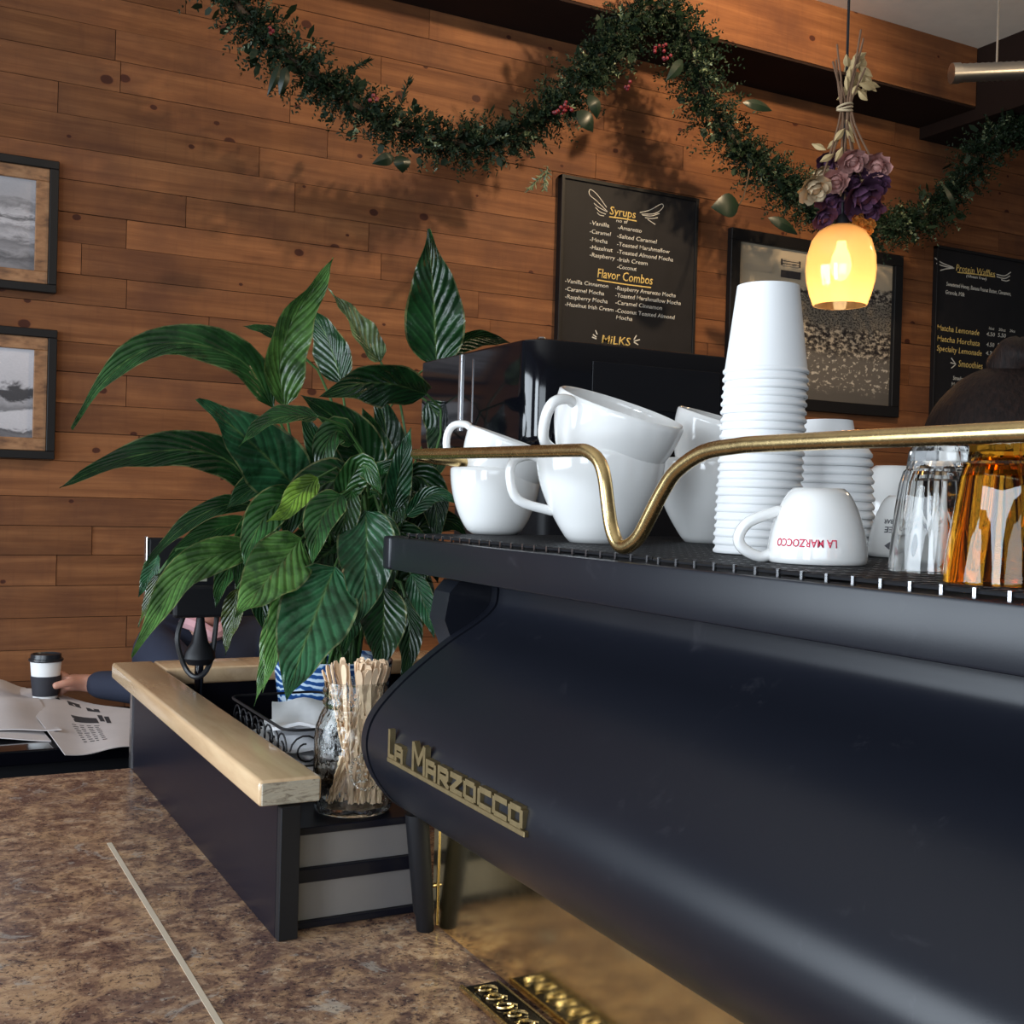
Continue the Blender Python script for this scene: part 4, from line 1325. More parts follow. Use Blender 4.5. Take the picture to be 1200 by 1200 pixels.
obj('sleeve', lathe(B(), [(rc*.76, hcup*.16), (rc*.79, hcup*.16), (rc*.925, hcup*.56), (rc*.89, hcup*.56)], (TX, TY, .951), 36, close=True), M['sleeve'], tk, True)
obj('lid', lathe(B(), [(0, hcup*.97), (rc*.80, hcup*.97), (rc*.86, hcup), (rc*.93, hcup*.995), (rc*.97, hcup*.91), (rc*1.07, hcup*.90), (rc*1.08, hcup*.875), (rc*1.03, hcup*.85), (rc*.98, hcup*.86), (rc*.97, hcup*.885), (0, hcup*.9)], (TX, TY, .951), 36), M['lid'], tk, True)

# ------------------------------------------------------------------ seated reader
ps = thing('person', 'person in dark navy jacket bent behind the till monitor, holding a takeaway cup', 'person', (.82, 3.5, 0))
HX = at(243, 700, Y=3.45).x
V = Vector
sh_z = 1.16
wr = V((TX+.112, TY+.0, 1.0)); el = V((HX-.08, 3.22, 1.0))
pal = V((TX+.070, TY-.015, 1.005))
nodes = {
 'pelvis': (V((HX+.05, 3.55, .66)), (.15, .11)), 'belly': (V((HX+.04, 3.54, .82)), (.14, .10)), 'chest': (V((HX+.02, 3.52, 1.0)), (.15, .11)), 'neck0': (V((HX, 3.47, 1.15)), .062),
 'neck': (V((HX, 3.43, 1.20)), .052), 'jaw': (V((HX, 3.39, 1.225)), (.060, .068)), 'skull': (V((HX, 3.40, 1.30)), (.078, .092)), 'crown': (V((HX, 3.42, 1.345)), (.055, .06)),
 'shl': (V((HX-.16, 3.48, 1.12)), .06), 'ell': (el, .042), 'wrl': (wr, .028), 'pal': (pal, (.032, .022)),
 'shr': (V((HX+.20, 3.48, 1.12)), .06), 'elr': (V((HX+.26, 3.28, .99)), .042), 'wrr': (V((HX+.06, 3.16, .985)), .028), 'palr': (V((HX, 3.14, .985)), (.034, .018)),
 'hipl': (V((HX-.05, 3.48, .66)), .085), 'knl': (V((HX-.08, 3.10, .66)), .06), 'ftl': (V((HX-.08, 3.10, .26)), .045), 'toel': (V((HX-.08, 3.00, .23)), .035),
 'hipr': (V((HX+.15, 3.48, .66)), .085), 'knr': (V((HX+.18, 3.10, .66)), .06), 'ftr': (V((HX+.18, 3.10, .26)), .045), 'toer': (V((HX+.18, 3.00, .23)), .035)}
edges = [('pelvis', 'belly'), ('belly', 'chest'), ('chest', 'neck0'), ('neck0', 'neck'), ('neck', 'jaw'), ('jaw', 'skull'), ('skull', 'crown'), ('chest', 'shl'), ('shl', 'ell'), ('ell', 'wrl'), ('wrl', 'pal'),
         ('chest', 'shr'), ('shr', 'elr'), ('elr', 'wrr'), ('wrr', 'palr'), ('pelvis', 'hipl'), ('hipl', 'knl'), ('knl', 'ftl'), ('ftl', 'toel'), ('pelvis', 'hipr'), ('hipr', 'knr'), ('knr', 'ftr'), ('ftr', 'toer')]
# fingers wrap the far side of the cup, thumb comes round the near side
for k in range(4):
    zf = 1.028-.017*k
    ln = (1., 1.08, 1.02, .82)[k]
    a0 = .55
    pts = []
    for j, a in enumerate((.35, .95, 1.55, 2.1)):
        rr = rc*.86+.010
        pts.append(V((TX+rr*math.cos(a*ln)*1.02, TY+rr*math.sin(a*ln), zf)))
    prev = 'pal'
    for j, p in enumerate(pts):
        nm = 'f%d%d' % (k, j); nodes[nm] = (p, (.0098, .0092, .0084, .0074)[j]); edges.append((prev, nm)); prev = nm
prev = 'pal'
for j, (dx, dy, dz) in enumerate(((.066, -.040, .012), (.040, -.050, .010), (.012, -.053, .004))):
    nm = 't%d' % j; nodes[nm] = (V((TX+dx, TY+dy, 1.0+dz)), (.0125, .0115, .0100)[j]); edges.append((prev, nm)); prev = nm
for k in range(4):
    b0 = V((HX-.02, 3.12-.0+.016*k-.03, .985))
    prev = 'palr'
    for j in range(3):
        nm = 'g%d%d' % (k, j); nodes[nm] = (b0+V((-.035-.024*j, -.012, -.006*j)), (.0095, .009, .008)[j]); edges.append((prev, nm)); prev = nm
prev = 'palr'
for j in range(2):
    nm = 'h%d' % j; nodes[nm] = (V((HX-.005-.02*j, 3.09-.022*j, .985)), .0105); edges.append((prev, nm)); prev = nm
obj('body', skin_mesh(nodes, edges, 2), M['skin'], ps, True, ang=180)
jk = {k: nodes[k] for k in ('pelvis', 'belly', 'chest', 'neck0', 'shl', 'ell', 'wrl', 'shr', 'elr', 'wrr')}
grow = {'pelvis': .03, 'belly': .03, 'chest': .028, 'neck0': .02, 'shl': .022, 'ell': .020, 'wrl': .014, 'shr': .022, 'elr': .02, 'wrr': .014}
jn = {}
for k, (p, r_) in jk.items():
    r2 = tuple(x+grow[k] for x in r_) if isinstance(r_, tuple) else r_+grow[k]
    jn[k] = (p, r2)
jn['wrl'] = (wr-(el-wr).normalized()*.002, .040); jn['neck0'] = (V((HX, 3.48, 1.135)), .075)
obj('jacket', skin_mesh(jn, [e for e in edges if e[0] in jn and e[1] in jn], 2), M['navy'], ps, True, ang=180)
tn = {k: nodes[k] for k in ('pelvis', 'hipl', 'knl', 'ftl', 'hipr', 'knr', 'ftr')}
tn = {k: (p, tuple(x+.018 for x in r_) if isinstance(r_, tuple) else r_+.016) for k, (p, r_) in tn.items()}
obj('trousers', skin_mesh(tn, [e for e in edges if e[0] in tn and e[1] in tn], 2), M['denim'], ps, True, ang=180)
bm = B(); bmesh.ops.create_uvsphere(bm, u_segments=24, v_segments=16, radius=1)
for v in bm.verts: v.co = V((HX+v.co.x*.098, 3.425+v.co.y*.10, 1.315+v.co.z*.085)); 
obj('hair', bm, M['hair'], ps, True)
for sx in (-1, 1):
    bm = B(); bmesh.ops.create_uvsphere(bm, u_segments=10, v_segments=8, radius=.012, matrix=Matrix.Translation((HX+sx*.032, 3.305, 1.262)))
    obj('eye', bm, M['cup'], ps, True)
    bm = B(); bmesh.ops.create_uvsphere(bm, u_segments=10, v_segments=8, radius=1)
    for v in bm.verts: v.co = V((HX+sx*.088+v.co.x*.010, 3.40+v.co.y*.018, 1.258+v.co.z*.03))
    obj('ear', bm, M['skin'], ps, True)
bm = B(); tube(bm, [(HX, 3.318, 1.270), (HX, 3.298, 1.245), (HX, 3.292, 1.232)], [.007, .011, .013], 8)
obj('nose', bm, M['skin'], ps, True)
bm = B(); tube(bm, [(HX-.024, 3.325, 1.203), (HX, 3.318, 1.206), (HX+.024, 3.325, 1.203)], .0055, 8)
obj('mouth', bm, M['shirt'], ps, True)
bm = B(); tube(bm, smooth_path([(HX-.06, 3.46, 1.17), (HX-.04, 3.40, 1.165), (HX, 3.37, 1.14), (HX+.04, 3.40, 1.165), (HX+.06, 3.46, 1.17)], 4), .022, 8)
obj('shirt_collar', bm, M['shirt'], ps, True, label='pink shirt collar')
stl = thing('bar_stool', 'dark bar stool under the reader in the navy jacket', 'stool', (HX+.05, 3.56, 0))
obj('seat', lathe(B(), [(0, 0), (.17, 0), (.18, .01), (.18, .03), (.16, .04), (0, .04)], (HX+.05, 3.56, .50), 28), M['black_plastic'], stl, True)
for a in range(4):
    aa = a*PI/2+PI/4
    obj('leg', tube(B(), [(HX+.05+.2*math.cos(aa), 3.56+.2*math.sin(aa), .0), (HX+.05+.12*math.cos(aa), 3.56+.12*math.sin(aa), .50)], .012, 8), M['black_plastic'], stl, True)

# ------------------------------------------------------------------ barista (dark hair with a bun) behind the glasses
hb = at(1186, 530, D=1.62); bx_, by_ = hb.x, hb.y
pb_ = thing('person', 'barista with dark brown hair tied in a bun, bent down behind the tumblers', 'person', (bx_+.05, by_+.1, 0))
hz = hb.z
rv = V((math.cos(YAW), -math.sin(YAW), 0)); av = V((math.sin(YAW), math.cos(YAW), 0))
hc = V((bx_, by_, hz))
def rel(r_, a_, z): return V((bx_, by_, 0))+rv*r_+av*a_+V((0, 0, z))
nb = {'pelvis': (rel(.16, .42, 1.00), (.15, .12)), 'belly': (rel(.14, .33, 1.14), (.14, .11)), 'chest': (rel(.10, .20, 1.30), (.15, .12)), 'neck0': (rel(.05, .10, 1.42), .062), 'neck': (rel(.03, .05, 1.47), .055),
      'jaw': (rel(.01, .02, 1.52), (.07, .07)), 'skull': (rel(0, 0, 1.60), (.085, .09)), 'crown': (rel(0, 0, 1.66), (.06, .06)),
      'shl': (rel(-.10, .22, 1.37), .062), 'ell': (rel(-.16, .12, 1.14), .045), 'wrl': (rel(-.02, .02, 1.05), .03), 'hl': (rel(.04, -.01, 1.03), (.034, .02)),
      'shr': (rel(.30, .18, 1.37), .062), 'elr': (rel(.36, .08, 1.14), .045), 'wrr': (rel(.26, .0, 1.05), .03), 'hr': (rel(.20, -.02, 1.03), (.034, .02)),
      'hipl': (rel(.06, .42, .92), .09), 'knl': (rel(.06, .38, .50), .062), 'ftl': (rel(.06, .42, .08), .045), 'toel': (rel(.06, .30, .045), .04),
      'hipr': (rel(.26, .42, .92), .09), 'knr': (rel(.26, .38, .50), .062), 'ftr': (rel(.26, .42, .08), .045), 'toer': (rel(.26, .30, .045), .04)}
eb = [('pelvis', 'belly'), ('belly', 'chest'), ('chest', 'neck0'), ('neck0', 'neck'), ('neck', 'jaw'), ('jaw', 'skull'), ('skull', 'crown'), ('chest', 'shl'), ('shl', 'ell'), ('ell', 'wrl'), ('wrl', 'hl'),
      ('chest', 'shr'), ('shr', 'elr'), ('elr', 'wrr'), ('wrr', 'hr'), ('pelvis', 'hipl'), ('hipl', 'knl'), ('knl', 'ftl'), ('ftl', 'toel'), ('pelvis', 'hipr'), ('hipr', 'knr'), ('knr', 'ftr'), ('ftr', 'toer')]
for side_, s_ in (('hl', 1), ('hr', -1)):
    hp = nb[side_][0]
    for k in range(4):
        prev = side_
        for j in range(3):
            nm = '%s%d%d' % (side_, k, j)
            nb[nm] = (hp+rv*s_*(.035+.022*j)+av*(-.024+.016*k)+V((0, 0, -.004*j)), (.0095, .009, .008)[j]); eb.append((prev, nm)); prev = nm
    prev = side_
    for j in range(2):
        nm = '%st%d' % (side_, j); nb[nm] = (hp+rv*s_*(.008+.02*j)+av*(-.035-.02*j), .0105); eb.append((prev, nm)); prev = nm
obj('body', skin_mesh(nb, eb, 2), M['skin'], pb_, True, ang=180)
gb = {'pelvis': .02, 'belly': .02, 'chest': .02, 'neck0': .016, 'shl': .018, 'ell': .016, 'wrl': .012, 'shr': .018, 'elr': .016, 'wrr': .012}
jn = {k: (nb[k][0], tuple(x+gb[k] for x in nb[k][1]) if isinstance(nb[k][1], tuple) else nb[k][1]+gb[k]) for k in gb}
M['blackcloth'] = plain('black_cotton', (.014, .012, .013), .85, bump=.3, bscale=300)
obj('sweater', skin_mesh(jn, [e for e in eb if e[0] in jn and e[1] in jn], 2), M['blackcloth'], pb_, True, ang=180)
tn = {k: (nb[k][0], tuple(x+.012 for x in nb[k][1]) if isinstance(nb[k][1], tuple) else nb[k][1]+.013) for k in ('pelvis', 'hipl', 'knl', 'ftl', 'hipr', 'knr', 'ftr')}
obj('trousers', skin_mesh(tn, [e for e in eb if e[0] in tn and e[1] in tn], 2), M['denim'], pb_, True, ang=180)
def hair_mat():
    a = N('long_dark_hair')
    n = a.noise(a.coord((60, 60, 3)), 3, 4, .7)
    a.set(col=a.ramp(n, [(.3, (.004, .003, .003)), (.7, (.022, .011, .008))]), rough=.6, spec=.15)
    a.bump(n, .6, .004)
    return a.m
M['hair2'] = hair_mat()
bm = B(); bmesh.ops.create_uvsphere(bm, u_segments=36, v_segments=24, radius=1)
for v in bm.verts:
    d_ = v.co.copy()
    k_ = 1+.03*noise.noise(d_*3)
    # dome with a sloping left shoulder and hair falling down behind
    p = rv*d_.x*.120*k_+av*d_.y*.120*k_+V((0, 0, d_.z*.122*k_))
    if d_.z < 0: p.z *= 1.3
    v.co = hc+p
obj('hair', bm, M['hair2'], pb_, True)
bnc = at(1196, 424, D=1.60)
bm = B(); bmesh.ops.create_uvsphere(bm, u_segments=28, v_segments=18, radius=1)
for v in bm.verts:
    d_ = v.co.copy(); a_ = math.atan2(d_.y, d_.x)
    k_ = 1+.06*math.sin(a_*3+d_.z*5)
    v.co = bnc+rv*d_.x*.042*k_+av*d_.y*.042*k_+V((0, 0, d_.z*.034*k_))
obj('hair_bun', bm, M['hair2'], pb_, True)
bm = B(); tube(bm, [bnc+V((0, 0, -.024))+rv*.034*math.cos(a*PI/10)+av*.034*math.sin(a*PI/10) for a in range(20)], .006, 6, closed=True)
obj('hair_tie', bm, M['black_gloss'], pb_, True)

# ------------------------------------------------------------------ picture frames
def frame_thing(name, label, cat, x0, x1, z0, z1, yb, fw_, m_frame, depth=.03):
    t = thing(name, label, cat, ((x0+x1)/2, yb, z0))
    yf = yb-depth
    for nm, lo, hi in (('frame_rail', (x0, yf, z1-fw_), (x1, yb, z1)), ('frame_rail', (x0, yf, z0), (x1, yb, z0+fw_)),
                       ('frame_stile', (x0, yf, z0+fw_), (x0+fw_, yb, z1-fw_)), ('frame_stile', (x1-fw_, yf, z0+fw_), (x1, yb, z1-fw_))):
        obj(nm, box(B(), lo, hi, .002), m_frame, t)
    return t
YW = 3.981
def small_pic(label, zt_, zb_, xr, m_):
    x1 = xr; x0 = x1-.60
    t = frame_thing('picture_frame', label, 'picture', x0, x1, zb_, zt_, YW, .026, M['board_frame'])
    f2 = .026+.040
    for lo, hi in (((x0+.026, YW-.022, zt_-f2), (x1-.026, YW-.002, zt_-.026)), ((x0+.026, YW-.022, zb_+.026), (x1-.026, YW-.002, zb_+f2)),
                   ((x0+.026, YW-.022, zb_+f2), (x0+f2, YW-.002, zt_-f2)), ((x1-f2, YW-.022, zb_+f2), (x1-.026, YW-.002, zt_-f2))):
        obj('inner_frame', box(B(), lo, hi, .002), M['framewood'], t)
    quad_uv('photograph', (x0+f2, YW-.010, zb_+f2), (x1-f2, YW-.010, zb_+f2), (x1-f2, YW-.010, zt_-f2), (x0+f2, YW-.010, zt_-f2), m_, t)
small_pic('upper small black and white wave photo in a black and wood frame', 2.582, 2.166, .452, M['photo_waves'])
small_pic('lower small black and white misty shore photo in a black and wood frame', 2.050, 1.640, .458, M['photo_shore'])
fx0, fx1, fz0, fz1 = 3.125, 4.13, 1.985, 2.735
t = frame_thing('picture_frame', 'large black framed photo of a crowded beach behind the pendant lamp', 'picture', fx0, fx1, fz0, fz1, YW, .05, M['board_frame'])
quad_uv('photograph', (fx0+.05, YW-.010, fz0+.05), (fx1-.05, YW-.010, fz0+.05), (fx1-.05, YW-.010, fz1-.05), (fx0+.05, YW-.010, fz1-.05), M['photo_crowd'], t)
M['phsign'] = plain('photo_pale_sign', (.40, .33, .24), .4); M['phdark'] = plain('photo_dark_hut', (.04, .035, .035), .4)
def sb(x0, y0, x1, y1, m_, nm, dz=.0):
    a, b = at(x0, y0, Y=YW-.012), at(x1, y1, Y=YW-.012)
    obj(nm, box(B(), (a.x, YW-.0135-dz, b.z), (b.x, YW-.0131, a.z)), m_, t)
sb(872, 308, 905, 320, M['phsign'], 'printed_sign'); sb(915, 303, 938, 314, M['phdark'], 'printed_hut'); sb(915, 316, 938, 328, M['phdark'], 'printed_hut')
for k in range(3): sb(917, 305+3*k, 936, 306+3*k, M['phsign'], 'printed_stripe', .0004)
def board_text(t, lines, m_, yb):
    for (s, px0, py0, px1, hpx) in lines:
        a = at(px0, py0, Y=yb); b = at(px1, py0, Y=yb)
        h = (at(px0, py0-hpx, Y=yb)-a).z
        bm = text_bm(s, h, b.x-a.x, .0005, .008, .12)
        xf(bm, Matrix.Translation((a.x, yb, a.z)) @ Matrix.Rotation(PI/2, 4, 'X'))
        obj('chalk_line', bm, m_, t)
def stroke(t, pts, m_, yb, r=.003, nm='chalk_flourish'):
    P_ = smooth_path([at(x, y, Y=yb-.001) for x, y in pts], 4)
    bm = tube(B(), P_, r, 5)
    for v in bm.verts: v.co.y = yb+(v.co.y-yb)*.3
    obj(nm, bm, m_, t)
# menu 1
mb = thing('menu_board', 'left chalk menu board with yellow headings, between plant and framed photo', 'sign', (2.6, YW, 2.0))
X0, X1, Z0, Z1 = 2.286, 2.950, 1.95, 2.829
obj('board', box(B(), (X0+.012, YW-.022, Z0), (X1-.012, YW, Z1-.012)), M['board'], mb)
for lo, hi in (((X0, YW-.032, Z0), (X0+.014, YW, Z1)), ((X1-.014, YW-.028, Z0), (X1, YW, Z1)), ((X0, YW-.03, Z1-.014), (X1, YW, Z1))):
    obj('board_edge', box(B(), lo, hi, .001), M['board_frame'], mb)
yb = YW-.0226
board_text(mb, [('Syrups', 714.5, 251, 745, 10), ('Flavor Combos', 700, 325, 765, 11), ('MiLKS', 705, 402, 739, 10)], M['chalk_y'], yb)
board_text(mb, [('-Vanilla', 691, 263, 714, 5), ('-Caramel', 691, 273, 716, 5), ('-Mocha', 691, 282.5, 712, 5), ('-Hazelnut', 691, 291.6, 718, 5), ('-Raspberry', 691, 300.5, 721, 5),
    ('-Amaretto', 724, 268.5, 752, 5), ('-Salted Caramel', 723, 278.5, 770, 5), ('-Toasted Marshmallow', 723, 288, 785, 5), ('-Toasted Almond Mocha', 723, 297, 789, 5), ('-Irish Cream', 723, 306, 759, 5), ('-Coconut', 723, 314.5, 746, 5),
    ('-Vanilla Cinnamon', 662, 331, 713, 5), ('-Caramel Mocha', 662, 340.5, 708, 5), ('-Raspberry Mocha', 662, 349.5, 712, 5), ('-Hazelnut Irish Cream', 662, 358.5, 719, 5),
    ('-Raspberry Amaretto Mocha', 721, 339.5, 792, 5), ('-Toasted Marshmallow Mocha', 721, 348, 798, 5), ('-Caramel Cinnamon', 721, 356.5, 776, 5), ('-Coconut Toasted Almond', 721, 366, 791, 5), (' Mocha', 722, 374, 741, 5), ('no sf', 722, 260, 736, 4)], M['chalk'], yb)
stroke(mb, [(714, 254), (730, 256), (746, 259)], M['chalk_y'], yb, .0025, 'chalk_underline')
stroke(mb, [(700, 328), (732, 333), (763, 337)], M['chalk_y'], yb, .0025, 'chalk_underline')
for s_, ox in ((1, 0), (-1, 0)):
    if s_ == 1: W_ = [[(712, 248), (700, 236), (691, 228), (692, 222), (700, 228), (711, 243)], [(711, 248), (702, 243), (696, 238)], [(710, 251), (703, 248), (698, 243)], [(708, 253), (703, 252), (700, 249)]]
    else: W_ = [[(750, 249), (762, 246), (775, 239), (777, 243), (768, 250), (752, 251)], [(753, 252), (763, 253), (773, 250)], [(756, 255), (764, 256), (771, 255)], [(759, 257), (765, 261), (768, 263)]]
    for q in W_: stroke(mb, q, M['chalk'], yb, .0016)
for q in ([(694, 395), (699, 397)], [(698, 387), (700, 392)], [(695, 392), (699, 395)], [(750, 398), (743, 400)], [(748, 404), (743, 401)], [(746, 393), (743, 398)]):
    stroke(mb, q, M['chalk'], yb, .0025)
# menu 2
mb2 = thing('menu_board', 'right chalk menu board with prices, beside the large framed photo', 'sign', (4.7, YW, 1.8))
X0, X1, Z0, Z1 = 4.352, 5.25, 1.75, 2.815
obj('board', box(B(), (X0+.014, YW-.022, Z0), (X1-.014, YW, Z1-.014)), M['board'], mb2)
for lo, hi in (((X0, YW-.026, Z0), (X0+.014, YW, Z1)), ((X1-.014, YW-.028, Z0), (X1, YW, Z1)), ((X0, YW-.03, Z1-.014), (X1, YW, Z1))):
    obj('board_edge', box(B(), lo, hi, .001), M['board_frame'], mb2)
k5 = 1/5.457
def z2(x, y): return 1060+x*k5, 260+y*k5
def L2(s, zx0, zy, zx1, hpx):
    x, y = z2(zx0, zy); x1, _ = z2(zx1, zy)
    return (s, x, y, x1, hpx)
board_text(mb2, [L2('Protein Waffles', 330, 312, 580, 8), L2('-Matcha Lemonade', 195, 690, 480, 7), L2('-Matcha Horchata', 195, 760, 482, 7), L2('-Specialty Lemonade', 195, 822, 495, 7), L2('Smoothies', 345, 925, 500, 8)], M['chalk_y'], yb)
board_text(mb2, [L2('(Gluten Free)', 395, 352, 525, 3.5), L2('Sweetened Honey, Banana Peanut Butter, Cinnamon,', 268, 408, 682, 5), L2('Granola, Milk', 262, 460, 385, 5), L2('16oz', 540, 688, 575, 3.5), L2('20oz', 602, 697, 648, 3.5), L2('24oz', 672, 704, 708, 3.5),
    L2('4.50', 525, 728, 578, 5), L2('5.50', 597, 735, 648, 5), L2('4.50', 524, 795, 574, 5), L2('5.50', 594, 800, 640, 5), L2('4.75', 520, 850, 574, 5), L2('Strawberry', 310, 1010, 400, 5), L2('Mango', 300, 1050, 370, 5)], M['chalk'], yb)
for q in ([(195, 230), (240, 262), (310, 290)], [(205, 265), (250, 282), (310, 295)], [(230, 310), (270, 300), (318, 295)], [(590, 335), (640, 345), (680, 322)], [(590, 350), (640, 362), (675, 345)], [(620, 370), (650, 378), (672, 372)], [(300, 870), (325, 905)], [(295, 900), (330, 910)], [(300, 935), (325, 915)]):
    stroke(mb2, [z2(*p) for p in q], M['chalk'], yb, .0028)
stroke(mb2, [z2(340, 322), z2(460, 335), z2(580, 352)], M['chalk_y'], yb, .0028, 'chalk_underline')

# ------------------------------------------------------------------ garland
gl = thing('garland', 'evergreen garland with berries hanging in loops from the ceiling beam', 'garland', (2.6, 3.5, 2.6))
gp = [(235, -95), (244, -60), (255, -30), (290, 20), (335, 62), (390, 105), (440, 138), (500, 160), (560, 168), (615, 152), (655, 122), (690, 82), (725, 40), (765, 8), (800, 30), (818, 80), (832, 125), (868, 172), (915, 215), (955, 245), (1010, 268), (1060, 262), (1105, 240), (1135, 200), (1160, 165), (1195, 145), (1240, 110)]
gpath = smooth_path([at(x, y, Y=3.60 if i < 24 else 3.55) for i, (x, y) in enumerate(gp)], 10)
obj('vine', tube(B(), gpath, .012, 6), M['vine'], gl, True)
rg = random.Random(3)
Lg = [0]
for a, b in zip(gpath, gpath[1:]): Lg.append(Lg[-1]+(b-a).length)
def gpt(s):
    j = 0
    while j < len(Lg)-2 and Lg[j+1] < s: j += 1
    t = (s-Lg[j])/max(1e-9, Lg[j+1]-Lg[j])
    return gpath[j].lerp(gpath[j+1], t), (gpath[j+1]-gpath[j]).normalized()
def strip(bm, p, d, nrm, L_, w):
    s = d.cross(nrm).normalized()*w
    a = bm.verts.new(p-s*.5); b = bm.verts.new(p+s*.5); c = bm.verts.new(p+d*L_*.6+s*.7); e = bm.verts.new(p+d*L_*.6-s*.7); f = bm.verts.new(p+d*L_)
    bm.faces.new((a, b, c, e)); bm.faces.new((e, c, f))
def rvec(r):
    while True:
        v = V((r.uniform(-1, 1), r.uniform(-1, 1), r.uniform(-1, 1)))
        if .1 < v.length < 1: return v.normalized()
fol, tips = B(), B()
NS = 3000
for i in range(NS):
    s = rg.uniform(0, Lg[-1]); p, t = gpt(s)
    out = rvec(rg); out = (out-t*out.dot(t)*.6).normalized()
    px_here = 1
    thick = .098+.06*noise.noise(p*5)+(.045 if 2.6 < p.x < 3.25 and p.z > 3.0 else 0)+(.03 if p.x < 1.9 and p.z > 3.1 else 0)
    L_ = thick*rg.uniform(.45, 1.25)
    root = p+out*.006
    tgt = tips if rg.random() < .05 else fol
    for k in range(11):
        f = k/10
        q = root+out*L_*f+V((0, 0, -.12*L_*f*f))
        for sg in (-1, 1):
            side = out.cross(rvec(rg)).normalized()
            d = (out*.75+side*sg).normalized()
            strip(tgt, q, d, rvec(rg), .020*rg.uniform(.6, 1.2)*(1-.3*f), .0042)
# broad leaf clusters
for i in range(600):
    s = rg.uniform(0, Lg[-1]); p, t = gpt(s)
    out = rvec(rg)
    p2 = p+out*rg.uniform(.02, .10)
    d = (out+rvec(rg)*.6).normalized()
    strip(fol, p2, d, rvec(rg), rg.uniform(.025, .05), rg.uniform(.012, .022))
obj('needles', fol, M['needle'], gl, kind='stuff')
obj('pale_tips', tips, M['tinsel'], gl, kind='stuff')
bm = B()
for (x, y) in ((652, 125), (656, 131), (662, 124), (668, 130), (318, 40), (768, 60), (775, 55), (780, 66), (440, 115), (735, 100)):
    p = at(x+rg.uniform(-3, 3), y+rg.uniform(-3, 3), Y=3.52)
    for k in range(4):
        bmesh.ops.create_icosphere(bm, subdivisions=1, radius=.0075, matrix=Matrix.Translation(p+rvec(rg)*.014))
obj('berries', bm, M['berry'], gl, True, kind='stuff')
def big_leaf(x0, y0, x1, y1, wpx, Y=3.5):
    a, b = at(x0, y0, Y=Y), at(x1, y1, Y=Y)
    w = wpx*4.1/F
    d = b-a; s = d.cross(V((0, 1, 0))).normalized()
    bm = B(); pr = []
    K = 8
    top = [a+d*(k/K)+s*w*.5*math.sin(PI*(k/K)**.8) + V((0, -.012*math.sin(PI*k/K), 0)) for k in range(K+1)]
    mid = [a+d*(k/K)+V((0, -.022*math.sin(PI*k/K), 0)) for k in range(K+1)]
    bot = [a+d*(k/K)-s*w*.5*math.sin(PI*(k/K)**.8) + V((0, -.012*math.sin(PI*k/K), 0)) for k in range(K+1)]
    T = [[bm.verts.new(q) for q in row] for row in (top, mid, bot)]
    for r_ in range(2):
        for k in range(K): bm.faces.new((T[r_][k], T[r_][k+1], T[r_+1][k+1], T[r_+1][k]))
    bmesh.ops.remove_doubles(bm, verts=bm.verts, dist=1e-5)
    r_ = bmesh.ops.extrude_face_region(bm, geom=bm.faces[:])
    for e in r_['geom']:
        if isinstance(e, bmesh.types.BMVert): e.co.y += .0015
    obj('leaf', bm, M['gleaf'], gl, True)
for q in ((328, 75, 313, 113, 9), (335, 78, 327, 112, 12), (462, 184, 436, 192, 14), (468, 182, 472, 203, 20), (866, 240, 833, 243, 30), (690, 110, 700, 140, 18), (676, 130, 695, 155, 22), (800, 70, 780, 95, 15), (1105, 215, 1120, 252, 12), (870, 120, 905, 130, 14), (480, 100, 478, 92, 6), (900, 255, 935, 275, 16)): big_leaf(*q)
obj('twig', tube(B(), smooth_path([at(866, 240, Y=3.5), at(872, 228, Y=3.52), at(878, 200, Y=3.55)], 4), .003, 5), M['vine'], gl, True)
# pale fir twig and an upright sprig
for (x0, y0, x1, y1, m_) in ((640, 200, 620, 222, 'tinsel'), (642, 195, 637, 222, 'tinsel'), (470, 122, 480, 93, 'needle'), (412, 80, 432, 72, 'needle')):
    a, b = at(x0, y0, Y=3.52), at(x1, y1, Y=3.52)
    bm = tube(B(), [a, b], .002, 5)
    for k in range(46):
        q = a.lerp(b, k/45); d = ((b-a).normalized()+rvec(rg)*1.0).normalized()
        strip(bm, q, d, rvec(rg), .024, .0035)
    obj('sprig', bm, M[m_], gl)

# ------------------------------------------------------------------ pendant lamp with dried flowers
DP = 2.35
pl = thing('pendant_lamp', 'lit amber glass pendant lamp with glowing bulb', 'lamp', at(984, 360, D=DP))
lx, ly = pl.location.x, pl.location.y
zl, zh = at(982, 358, D=DP).z, at(986, 264, D=DP).z
Hs = zh-zl; Rm = .5*81*DP/F
sp_ = [(.76, 0), (.86, .12), (.97, .3), (1.0, .45), (.97, .62), (.85, .80), (.66, .92), (.40, .985), (.22, 1.0)]
outp = [(Rm*a, Hs*b) for a, b in sp_]
inp = [(Rm*a-.0022, Hs*b-(.002 if b > .9 else 0)) for a, b in sp_][::-1]
obj('shade', lathe(B(), outp+inp, (lx, ly, zl), 48, close=True), M['shade'], pl, True, label='tapered amber glass shade')
obj('bulb', lathe(B(), [(0, 0), (.010, .004), (.018, .016), (.021, .032), (.018, .05), (.011, .066), (.009, .08), (0, .08)], (lx, ly, zl+Hs*.30), 28), M['bulb'], pl, True)
obj('socket', lathe(B(), [(0, 0), (.013, 0), (.015, .01), (.015, .04), (.006, .055), (0, .056)], (lx, ly, zl+Hs*.30+.080), 20), M['black_plastic'], pl, True)
obj('cord', tube(B(), [(lx, ly, zl+Hs*.3+.13), (lx, ly, 3.615)], .0028, 8), M['black_plastic'], pl, True)
obj('ceiling_rose', lathe(B(), [(0, 0), (.05, .004), (.055, .02), (0, .02)], (lx, ly, 3.599), 24), M['black_plastic'], pl, True)
